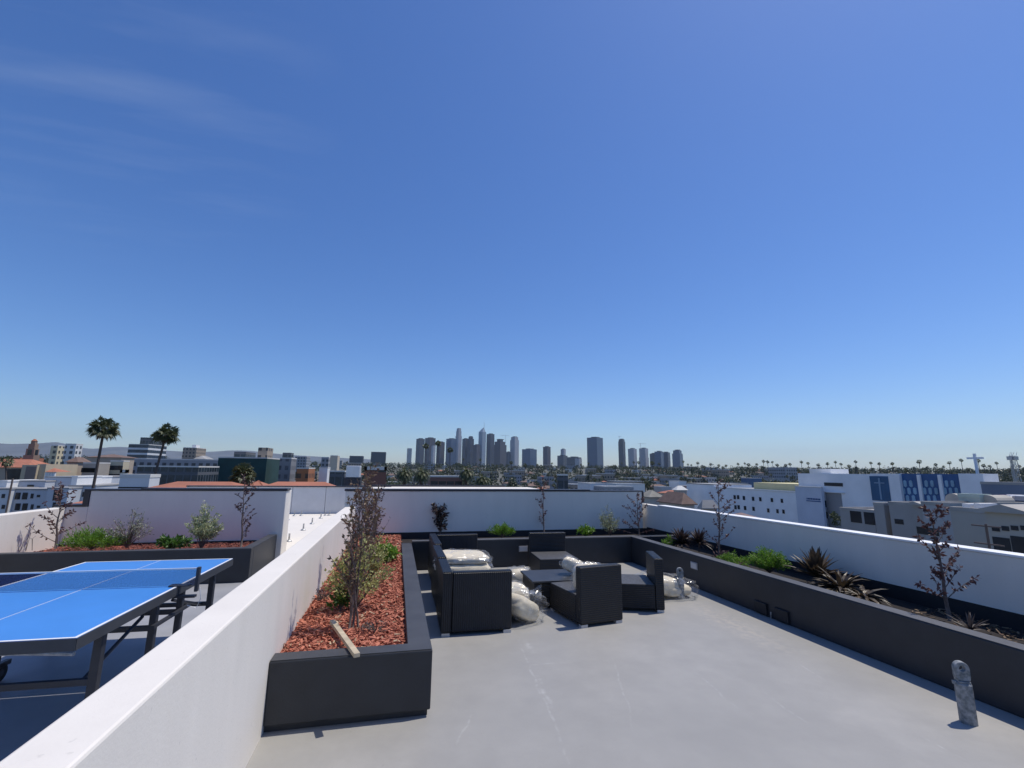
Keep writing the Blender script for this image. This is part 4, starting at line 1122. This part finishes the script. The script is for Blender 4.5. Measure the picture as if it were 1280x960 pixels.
    # lattice mast
    for i, px in enumerate((1265.5, 1269.8)):
        q = atr(px+1.5, 592, 190); tp = atr(px, 569.5, 190)
        t = thing('radio_mast', ('thin left lattice mast of the two at right edge', 'thicker right lattice mast of the two at right edge')[i], 'mast', (q.x, q.y, gz(q.x, q.y)))
        hh = tp.z-gz(q.x, q.y); r = .28 if i == 0 else .5
        mb = MB()
        for sx, sy in ((-1, -1), (1, -1), (1, 1), (-1, 1)): mb.tube([(sx*r, sy*r, 0), (sx*r*.6, sy*r*.6, hh)], .07, 5)
        for kk in range(14):
            z = hh*(kk+.5)/14; s_ = 1 if kk % 2 else -1
            mb.tube([(-r*s_, -r, z), (r*s_, -r, z+hh/14)], .05, 4); mb.tube([(-r, r*s_, z), (-r, -r*s_, z+hh/14)], .05, 4)
        mb.obj('lattice', M_steel, t)
        MB().box(-.6, .6, -.6, .6, hh-1.2, hh-.2).obj('antenna', M_steel, t)
right_campus()
M_warmroof = plain('warm_grey_roof', (.40, .38, .35), .9, .15, .3)
def right_blocks():
    g = -18.5
    beige = wmat((.37, .35, .33)); beige2 = wmat((.43, .40, .35)); dk = wmat((.2, .19, .2))
    def blk(label, p0, p1, pt, X, dx, mt_, roof='flat', wins=(), rm=None, extra=None, rise=1.5, name='building'):
        a, b2 = onx(p0, pt, X), onx(p1, pt, X); zt = (a.z+b2.z)/2
        y0, y1 = min(a.y, b2.y), max(a.y, b2.y)
        t = building(label, X, X+dx, y0, y1, zt, mt_, roof=roof, rm=(M_warmroof if rm is M_flat or rm is None else rm), z0=g, wins=(), extra=extra, rise=rise, name=name)
        c = t.location
        for px, py, wp, hp in wins:
            u, v = onx(px-wp/2, py+hp/2, X), onx(px+wp/2, py-hp/2, X)
            MB().box(X-.06-c.x, X+.03-c.x, min(u.y, v.y)-c.y, max(u.y, v.y)-c.y, min(u.z, v.z)-c.z, max(u.z, v.z)-c.z).obj('window', M_glass, t)
        return t
    blk('low beige building with two dark doorways, left end of the row', 1050, 1092, 639, 78, 12, beige, rm=M_flat, wins=((1070, 646, 12, 13), (1087, 648, 11, 14)))
    blk('grey stucco building with one tall dark recess', 1092, 1104.5, 632, 72, 10, beige)
    blk('grey building right of the dark recess with small window', 1111, 1140, 631.5, 72, 10, beige, wins=((1124, 652, 10, 5),))
    blk('dark recessed bay between two grey stucco buildings', 1104.5, 1111, 633, 73, 8, wmat((.14, .14, .13)))
    blk('gabled grey building in front of blue glazing', 1140, 1152, 631.5, 70, 12, beige, roof='gablex', rm=M_flat, rise=.5)
    blk('long grey workshop behind the nearest plum sapling', 1152, 1188, 632, 68, 14, wmat((.42, .42, .42)), rm=M_flat, wins=((1160, 664, 26, 6),))
    blk('plain beige warehouse with flat roof', 1188, 1231, 640, 60, 14, beige2, rm=M_flat, extra=lambda t, hx, hy, h: (MB().box(-hx*.8, -hx*.45, -hy*.3, hy*.1, h+.06, h+.9).obj('roof_unit', M_trim, t), MB().box(-hx*.8, -hx*.4, hy*.35, hy*.8, h+.06, h+.8).obj('roof_unit', M_trim, t)))
    blk('large beige gabled warehouse at right edge with window row', 1231, 1284, 641, 54, 16, beige2, roof='gablex', rm=M_flat, rise=.75,
        wins=((1245, 661, 8.5, 5), (1257, 660.5, 8, 5), (1268.5, 660, 8, 5), (1280, 660, 7, 5), (1253, 682, 18, 18), (1277, 682, 20, 20)))
    blk('beige warehouse cut off by the right edge', 1285, 1345, 640, 54, 16, beige2, rm=M_flat)
    # vaulted roofs behind
    def vault(label, p0, p1, pt, pb, X, dx, mt_):
        a, b2 = onx(p0, pb, X), onx(p1, pb, X); zt = onx((p0+p1)/2, pt, X).z
        y0, y1 = min(a.y, b2.y), max(a.y, b2.y)
        t = thing('vaulted_building', label, 'building', (X, (y0+y1)/2, g)); w_ = (y1-y0)/2; zb = a.z-g; h = zt-a.z
        MB().box(0, dx, -w_, w_, 0, zb).obj('wall', beige, t)
        vs = []; k = 10
        for i in range(k+1):
            an = math.pi*i/k
            for x_ in (-.2, dx): vs.append((x_, -w_*math.cos(an)*1.02, zb+.01+h*math.sin(an)**.6))
        MB().add(vs, [(2*i, 2*i+1, 2*i+3, 2*i+2) for i in range(k)]+[tuple(range(0, 2*k+2, 2))]).obj('roof', mt_, t, smooth=False)
    vault('left beige barrel roof before the blue glazing', 1183, 1203, 617, 630, 80, 3, beige2)
    vault('right beige barrel roof beside parked cars', 1224, 1249, 619, 630, 77, 3, beige2)
    blk('pale green flat roof between the two barrel roofs', 1198, 1224, 621.5, 76, 2.2, wmat((.40, .46, .42)), rm=plain('pale_green_roof', (.42, .50, .45), .8, .06))
    blk('long blue grey building at far right beyond church hall', 1226, 1300, 606, 105, 14, wmat((.20, .23, .29)), rm=M_flat)
    # utility pole
    tp = onx(1232, 655, 40)
    t = thing('utility_pole', 'dark wooden utility pole with two crossarms at right', 'utility pole', (40, tp.y, g))
    hh = tp.z-g
    MB().tube([(0, 0, 0), (0, 0, hh)], [.13, .075], 8).obj('pole', M_bark, t)
    for z in (hh-.15, hh-1.35): MB().box(-.05, .05, -.85, .85, z-.045, z+.045).obj('crossarm', M_bark, t)
    # cars in the lot
    cols = [(.6, .6, .6), (.03, .03, .035), (.65, .65, .63), (.1, .1, .12), (.25, .04, .04), (.4, .42, .45), (.04, .06, .1), (.7, .7, .7)]
    names = ['light grey', 'black', 'off white', 'charcoal', 'dark red', 'silver', 'navy', 'white']
    spots = [(1254, 622), (1261, 617), (1270, 619), (1278, 623), (1262, 626), (1268, 613), (1280, 614), (1276, 629)]
    M_tyre = M_black
    for i, (px, py) in enumerate(spots):
        q = onz(px, py, -4.2) if False else onx(px, py, 90+3*(i % 3))
        t = thing('parked_car', 'small %s parked car on the rooftop lot at right' % names[i], 'car', q, R_(20), 'cars on the rooftop lot')
        prof = [(-2.1, .3), (2.1, .3), (2.1, .75), (1.2, .85), (.7, 1.4), (-1.0, 1.42), (-1.7, .9), (-2.1, .85)]
        k = len(prof); vs = [(x_, y_, z_) for y_ in (-.85, .85) for x_, z_ in prof]
        MB().add(vs, [tuple(range(k))[::-1], tuple(range(k, 2*k))]+[(j, (j+1) % k, k+(j+1) % k, k+j) for j in range(k)]).obj('body', plain('car_paint_%d' % i, cols[i], .25, .03), t, bevel=.06)
        for wx in (-1.3, 1.3):
            for wy in (-.86, .86): MB().tube([(wx, wy-.08, .32), (wx, wy+.08, .32)], .32, 12).obj('wheel', M_tyre, t)
        MB().add([(.66, -.8, 1.36), (1.14, -.8, .9), (1.14, .8, .9), (.66, .8, 1.36)], [(0, 1, 2, 3)]).obj('windscreen', M_glass, t)
    q = [onx(px, py, 88) for px, py in ((1250, 628), (1300, 628))]
    o = MB().box(86, 104, q[1].y-10, q[0].y, g, q[0].z-.4).obj('parking_deck', M_conc)
    tag(o, 'concrete parking deck behind the beige warehouse', 'parking deck')
    for ob in list(COL.objects):
        if ob.name.startswith('parked_car') and ob.parent is None: ob.location.z = q[0].z-.4
right_blocks()

# ---- nearer houses beyond the corner
M_cream2 = wmat((.5, .46, .40))
pxb('brown shingled house seen just beyond the wall corner', 824, 868, 631, 95, 16, M_cream2, roof='hip', rm=M_shingle, rise=2.6)
pxb('grey green shingled house with eaves at the wall corner', 800, 828, 622, 110, 14, M_cream2, roof='hip', rm=plain('grey_shingle', (.24, .23, .2), .9, .2, .7), rise=1.8)
pxb('pale roofed bungalow left of the white school wing', 842, 858, 613, 150, 10, M_cream2, roof='hip', rm=M_flat, rise=1.6)
pxb('dark roofed bungalow in front of the annex', 876, 895, 636, 88, 8, M_cream2, roof='hip', rm=M_greyroof, rise=1.8)
pxb('low pinkish roofed house under the annex windows', 897, 960, 653, 84, 7, tan2, roof='hip', rm=plain('pink_brown_shingle', (.24, .17, .16), .9, .2, .6), rise=1.6)
pxb('row of white flat roofed workshops in the middle distance', 722, 760, 605, 260, 20, M_trim)
pxb('long white workshop roof right of the first row', 757, 806, 605.5, 245, 14, wmat((.7, .7, .68)))
pxb('grey workshop below the white roofs', 742, 792, 609, 220, 12, fc_grey)
pxb('pale cluster of flats right of the white workshops', 800, 836, 596.5, 480, 20, fc_white)
pxb('white house row behind the flats cluster', 836, 858, 602, 330, 14, M_trim)
pxb('blue walled low building behind the annex roof', 926, 952, 598, 330, 18, wmat((.08, .14, .24)))
pxb('large dark lattice fronted block left of the church hall', 960, 996, 584.5, 420, 24, fc_grey)

# ------------------------------------------------------------------ trees
M_leafd = leafmat('dark_tree_leaf', (.028, .042, .02), (.05, .066, .03), .2, .6)
M_leafm = leafmat('mid_tree_leaf', (.06, .085, .03), (.095, .11, .045), .2, .6)
M_palm = leafmat('palm_leaf', (.055, .075, .03), (.10, .115, .05), .2, 1.2)
M_skirt = leafmat('dead_palm_leaf', (.16, .11, .07), (.09, .065, .045), .1, 1.5)
M_ptr = plain('palm_trunk', (.075, .06, .055), .9, .25, 3)
def fan_crown(nf, blades, L, mb, z, sk=None, lo=-.7):
    for k in range(nf):
        a = k*2.39996+rng.uniform(-.2, .2); u = (k+.5)/nf
        e = math.asin(min(1, max(-1, lo+(1-lo)*u)))+rng.uniform(-.12, .12)
        d = Vector((math.cos(a)*math.cos(e), math.sin(a)*math.cos(e), math.sin(e)))
        p = Vector((0, 0, z)); pl = rng.uniform(.22, .58); q = p+d*L*pl
        s_ = d.cross(Vector((0, 0, 1)));
        if s_.length < .05: s_ = Vector((1, 0, 0))
        s_.normalize(); s_ = Matrix.Rotation(rng.uniform(-1.1, 1.1), 3, d) @ s_; n_ = s_.cross(d)
        mb.add([p-s_*.02, p+s_*.02, q+s_*.02, q-s_*.02], [(0, 1, 2, 3)])
        for b in range(blades):
            t_ = (b/(blades-1)-.5)*2.7
            bd = (d*math.cos(t_)+s_*math.sin(t_)+n_*.12).normalized()
            l = L*.52*(1-.2*abs(t_))*rng.uniform(.7, 1.2); wd = L*.052*(7/blades)**.5*1.2
            ac = bd.cross(n_).normalized()
            tipd = bd*l+Vector((0, 0, -l*rng.uniform(.15, .5)))
            mb.add([q, q+bd*l*.55+ac*wd, q+tipd, q+bd*l*.55-ac*wd], [(0, 1, 2, 3)])
def palm(label, base, top, L=2.0, nf=58, blades=12, r=(.21, .15), name='fan_palm', skirt=True, group=None):
    t = thing(name, label, 'palm tree', base, 0, group)
    tp = Vector(top)-Vector(base); pts = [tp*(i/8)+Vector((math.sin(i/8*3.1)*.2, 0, 0)) for i in range(9)]
    MB().tube(pts, [r[0]+(r[1]-r[0])*i/8+(.15 if i == 0 else 0) for i in range(9)], 9).obj('trunk', M_ptr, t, smooth=True)
    mb = MB(); fan_crown(nf, blades, L, mb, 0); o = mb.obj('crown', M_palm, t); o.location = tp
    if skirt:
        sk = MB()
        for k in range(int(nf*.8)):
            a = k*2.39996; d = Vector((math.cos(a)*.35, math.sin(a)*.35, -1)); p = Vector((math.cos(a)*.12, math.sin(a)*.12, rng.uniform(-.1, .2)))
            sk.leaf(p, d, L*rng.uniform(.45, .85), L*.2, rv(), .1)
        o2 = sk.obj('dead_frond_skirt', M_skirt, t); o2.location = tp
    return t
def palmpx(label, cx, cy, bx, Y, L, **kw):
    tp = ony(cx, cy, Y); bx2 = ony(bx, 612, Y)
    f = (tp.z-gz(tp.x, Y))/(tp.z-bx2.z)
    base = Vector((tp.x+(bx2.x-tp.x)*f, Y, gz(tp.x, Y)))
    return palm(label, base, tp, L, **kw)
palmpx('tall fan palm at far left, its trunk leaning right', 130, 536, 114, 75, 2.1)
palmpx('tall fan palm right of the left one, before striped office', 207.5, 544, 186.5, 80, 2.05)
palmpx('short fan palm standing before the green scaffold netting', 304, 593, 303, 34, .95, r=(.16, .14))
palmpx('small fan palm at left edge before the tan church', 7, 577, 7, 150, 2.0, nf=30, blades=7)
for i, (cx, cy) in enumerate(((532.5, 558), (547.5, 554.5), (562.5, 562.5))):
    palmpx(('left fan palm of three against the skyline', 'tallest middle fan palm of three against the skyline', 'right fan palm of three against the skyline')[i], cx, cy, cx-1, 260, 2.3, nf=30, blades=7)
# date palms
def date_palm(label, px, py, Y, L):
    tp = ony(px, py, Y); g = gz(tp.x, Y)
    t = thing('date_palm', label, 'palm tree', (tp.x, Y, g)); h = tp.z-g
    MB().tube([(0, 0, 0), (0, 0, h*.5), (0, 0, h)], [.5, .42, .5], 10).obj('trunk', M_ptr, t, smooth=True)
    mb = MB()
    for k in range(64):
        a = k*2.39996; e = math.asin(-.45+1.42*(k+.5)/64)
        d = Vector((math.cos(a)*math.cos(e), math.sin(a)*math.cos(e), math.sin(e))); q = Vector((0, 0, 0)); l = L*rng.uniform(.85, 1.1); n_ = 12
        for i in range(n_):
            s_ = d.cross(Vector((0, 0, 1))); s_ = s_.normalized() if s_.length > .05 else Vector((1, 0, 0))
            q2 = q+d*l/n_
            ll = L*.26*math.sin(math.pi*min(1, .18+.8*(i/n_)))
            for sg in (-1, 1):
                dd = (s_*sg+d*.7+Vector((0, 0, .15))).normalized()
                mb.add([q, q2, q+d*.1+dd*ll], [(0, 1, 2)])
            d = (d+Vector((0, 0, -.17))).normalized(); q = q2
    o = mb.obj('crown', M_palm, t); o.location = (0, 0, h)
for i, (px, py, Y, L) in enumerate(((506, 592, 150, 3.5), (527, 592, 140, 3.4), (583, 591, 145, 3.4), (603, 600, 130, 3.0))):
    date_palm(('leftmost bushy date palm behind the long wall', 'second bushy date palm, left of red brown building', 'bushy date palm right of the red brown building', 'rightmost lower date palm with spreading fronds')[i], px, py, Y, L)

def entrance_tree():
    p = atr(1046, 640, 131)
    t = thing('broadleaf_tree', 'small green tree beside the church hall entrance', 'tree', (p.x, p.y, -18))
    h = onx(1046, 641, p.x).z+18
    MB().tube([(0, 0, 0), (0, .1, h*.7)], [.18, .08], 6).obj('trunk', M_bark, t)
    o = crown_mesh(3.2, 3.6, 500, .4, 6).obj('crown', M_leafm, t); o.location = (0, 0, h-3.2)
# broad trees and far palms: a few kinds, then copies that share their meshes
def crown_mesh(w_, h_, n_, ls, lobes):
    mb = MB(); cs = []
    for k in range(lobes):
        a = rng.uniform(0, 6.28); r = math.sqrt(rng.random())*w_*.32
        cs.append((Vector((math.cos(a)*r, math.sin(a)*r, rng.uniform(.25, .8)*h_)), rng.uniform(.18, .32)*w_))
    for _ in range(n_):
        c, r = rng.choice(cs); d = rv(); p = c+d*r*rng.uniform(.55, 1.05)*Vector((1, 1, .8)).length/1.62
        u = rv(); v = u.cross(rv()).normalized(); s_ = ls*rng.uniform(.5, 1.2)
        mb.add([p-u*s_*.5, p+v*s_*.35, p+u*s_*.5, p-v*s_*.35], [(0, 1, 2, 3)])
    return mb
def broad(label, group, w_, h_, th, mt_, n_=420, ls=.8, name='broadleaf_tree'):
    t = thing(name, label, 'tree', (0, 0, 0), 0, group)
    tr = MB().tube([(0, 0, 0), (.1, 0, th*.6), (0, .1, th+h_*.3)], [.3, .22, .1], 7)
    for k in range(4):
        a = k*1.7; tr.tube([(0, 0, th*.8), (math.cos(a)*w_*.2, math.sin(a)*w_*.2, th+h_*.4)], [.12, .05], 5)
    tr.obj('trunk', M_bark, t)
    o = crown_mesh(w_, h_, n_, ls, 9).obj('crown', mt_, t); o.location = (0, 0, th)
    return t
kinds = [('dark rounded tree in the far city', 'dark rounded trees in the far city', 9, 6.5, 2.5, M_leafd, 520, .9, 'broadleaf_tree'),
         ('mid green spreading tree in the far city', 'mid green spreading trees in the far city', 10, 6, 2.5, M_leafm, 520, .9, 'broadleaf_tree'),
         ('tall dark narrow tree in the far city', 'tall dark narrow trees in the far city', 5, 11, 2, M_leafd, 480, .8, 'cypress_tree')]
protos = []
entrance_tree()
def polar(az, d):
    return d*math.sin(az), d*math.cos(az)
occupied = []
def place_tree(i, az, d, s):
    x, y = polar(az, d)
    k = i % 7; kk = 0 if k in (0, 2, 4) else 1 if k in (1, 3, 6) else 2
    while len(protos) <= kk:
        protos.append(None)
    loc = (x, y, gz(x, y)-.2)
    if protos[kk] is None:
        q = kinds[kk]; protos[kk] = broad(q[0], q[1], *q[2:8], name=q[8]); protos[kk].location = loc
    else:
        copy_thing(protos[kk], loc, rng.uniform(0, 6.28), (s, s, s*rng.uniform(.8, 1.15)))
AZ = lambda px: math.atan2(ray(px, 585).x, ray(px, 585).y)
def blocked(px, d):
    # keep the named buildings clear
    for p0, p1, dm in ((-60, 120, 180), (120, 420, 230), (-60, 70, 420), (60, 106, 360), (150, 262, 540), (420, 500, 150), (690, 715, 140), (715, 860, 300), (855, 1060, 330), (1040, 1300, 140), (505, 680, 135), (395, 486, 420), (925, 998, 440)):
        if p0 <= px <= p1 and d < dm: return True
    return False
n_t = 0
while n_t < 300:
    px = rng.choice((rng.uniform(0, 1290), rng.uniform(480, 1290)))
    d = math.sqrt(rng.uniform(180**2, 1750**2))
    if n_t % 3: d = rng.uniform(180, 620)
    if blocked(px, d): continue
    place_tree(n_t, AZ(px), d, rng.uniform(.8, 1.4)); n_t += 1
# far fan palms
pp0 = []
for kk in range(3):
    h = (15, 18, 12)[kk]
    pp0.append(palm(('fan palm of middling height in the far city', 'very tall fan palm in the far city', 'short fan palm in the far city')[kk], (0, 0, 0), (.3*(kk-1), 0, h), 2.3, 26, 5, (.28, .2), 'fan_palm', True, ('middling far fan palms', 'very tall far fan palms', 'short far fan palms')[kk]))
used = [False]*3
def place_palm(kk, x, y, s=1):
    loc = (x, y, gz(x, y)-.1)
    if not used[kk]: pp0[kk].location = loc; used[kk] = True
    else: copy_thing(pp0[kk], loc, rng.uniform(0, 6.28), s)
# the row of palms standing over the treeline at right and centre
for px in (861, 872, 880, 889, 899, 909, 922, 930, 938, 946, 953, 960, 966, 973, 981, 987, 996, 1004, 1012, 1022, 1034, 1046, 1052, 1062, 1071, 1088, 1099, 1116, 1131, 1150, 1168, 1180, 1187, 1202, 1211, 1224, 1229, 1239, 1246, 1262, 1275, 853, 725, 735, 764, 769, 779, 793, 800, 817, 826, 670, 690, 655, 640, 622, 600, 577):
    d = rng.uniform(640, 900) if px > 855 else rng.uniform(500, 1000)
    x, y = polar(AZ(px+rng.uniform(-2, 2)), d); place_palm(rng.choice((0, 1, 1, 0)), x, y, rng.uniform(1.05, 1.4))
k = 0
while k < 52:
    px = rng.choice((rng.uniform(480, 1000), rng.uniform(0, 480), rng.uniform(480, 900))); d = rng.uniform(200, 900)
    if blocked(px, d): continue
    x, y = polar(AZ(px), d); place_palm(rng.choice((0, 2, 2)), x, y, rng.uniform(.85, 1.1)); k += 1
# far woodland closing the horizon
def woodland(name, d0, d1, count, q_, label, hmul=1.0):
    mb = MB()
    for _ in range(count):
        px = rng.uniform(-60, 1340); az = AZ(px); d = math.sqrt(rng.uniform(d0**2, d1**2)); x, y = polar(az, d); g = gz(x, y)
        if blocked(px, d): continue
        hgt = hmul*(5.5+8*abs(mnoise.noise(Vector((x*.006, y*.006, 0))))+4*rng.random()); wd = rng.uniform(2.2, 4.6)
        for _ in range(q_):
            u = rv(); p = Vector((x, y, g+hgt*.58))+Vector((u.x*wd, u.y*wd, u.z*hgt*.42)); u = rv(); v = u.cross(rv()).normalized(); s_ = rng.uniform(1.3, 2.8)
            mb.add([p-u*s_*.5, p+v*s_*.4, p+u*s_*.5, p-v*s_*.4], [(0, 1, 2, 3)])
    o = mb.obj(name, M_leafd, kind='stuff'); tag(o, label, 'woodland')
woodland('woodland', 1150, 2600, 3000, 22, 'distant belt of treetops along the horizon')
woodland('street_trees', 400, 1150, 2300, 36, 'hazy mass of street trees among the far houses', .95)

# low houses and blocks filling the city
fc_dim = facade('dim_cream_facade', (.42, .40, .37), (.05, .055, .06), 3.2, 2.6, .5, .5)
hk = [('white flat roofed house in the far city', 'white far houses', 11, 9, 6, wmat((.52, .51, .49)), 'flat', M_flat),
      ('beige hip roofed house in the far city', 'beige far houses', 12, 9, 4.2, wmat((.45, .40, .33)), 'hip', M_shingle),
      ('grey three storey block in the far city', 'grey far blocks', 16, 12, 10, fc_grey, 'flat', M_greyroof),
      ('tan three storey block in the far city', 'tan far blocks', 18, 12, 10.5, fc_tan, 'flat', M_flat),
      ('terracotta roofed house in the far city', 'terracotta far houses', 12, 10, 5, wmat((.55, .48, .38)), 'hip', M_tile),
      ('cream five storey block in the far city', 'cream far blocks', 20, 14, 15, fc_dim, 'flat', M_greyroof)]
hp = [None]*len(hk)
k = 0
while k < 290:
    px = rng.choice((rng.uniform(-20, 1290), rng.uniform(440, 1290))); d = rng.uniform(190, 620) if int(k) % 3 else rng.uniform(600, 1100)
    if blocked(px, d*.97) or (px > 1000 and d > 350): continue
    az = AZ(px); x, y = polar(az, d)
    if any((x-a)**2+(y-b)**2 < 15**2 for a, b in occupied): k += .2; continue
    occupied.append((x, y))
    q = rng.choice((0, 0, 1, 1, 1, 2, 3, 4, 5 if d > 750 and px < 480 else 1)); h = hk[q]; z = gz(x, y)-.5
    if hp[q] is None:
        hp[q] = building(h[0], x-h[2]/2, x+h[2]/2, y-h[3]/2, y+h[3]/2, z+h[4], h[5], roof=h[6], rm=h[7], z0=z, group=h[1], name='house' if q in (0, 1, 4) else 'apartment_block', rise=1.8)
    else: copy_thing(hp[q], (x, y, z), rng.choice((0, 0, math.pi/2)), (rng.uniform(.8, 1.4), rng.uniform(.8, 1.3), rng.uniform(.85, 1.2)))
    k += 1

# ------------------------------------------------------------------ haze
def haze():
    mb = MB().box(-16000, 16000, -3000, 16000, -25, 900)
    mt = bpy.data.materials.new('haze_air'); mt.use_nodes = True; n = mt.node_tree
    for q in list(n.nodes):
        if q.type == 'BSDF_PRINCIPLED': n.nodes.remove(q)
    v = n.nodes.new('ShaderNodeVolumePrincipled'); v.inputs['Density'].default_value = 3.6e-5
    v.inputs['Color'].default_value = (.62, .78, 1, 1); v.inputs['Anisotropy'].default_value = .2
    n.links.new(v.outputs[0], n.nodes['Material Output'].inputs['Volume'])
    mb.obj('haze', mt, kind='stuff')
haze() if HAZE else None
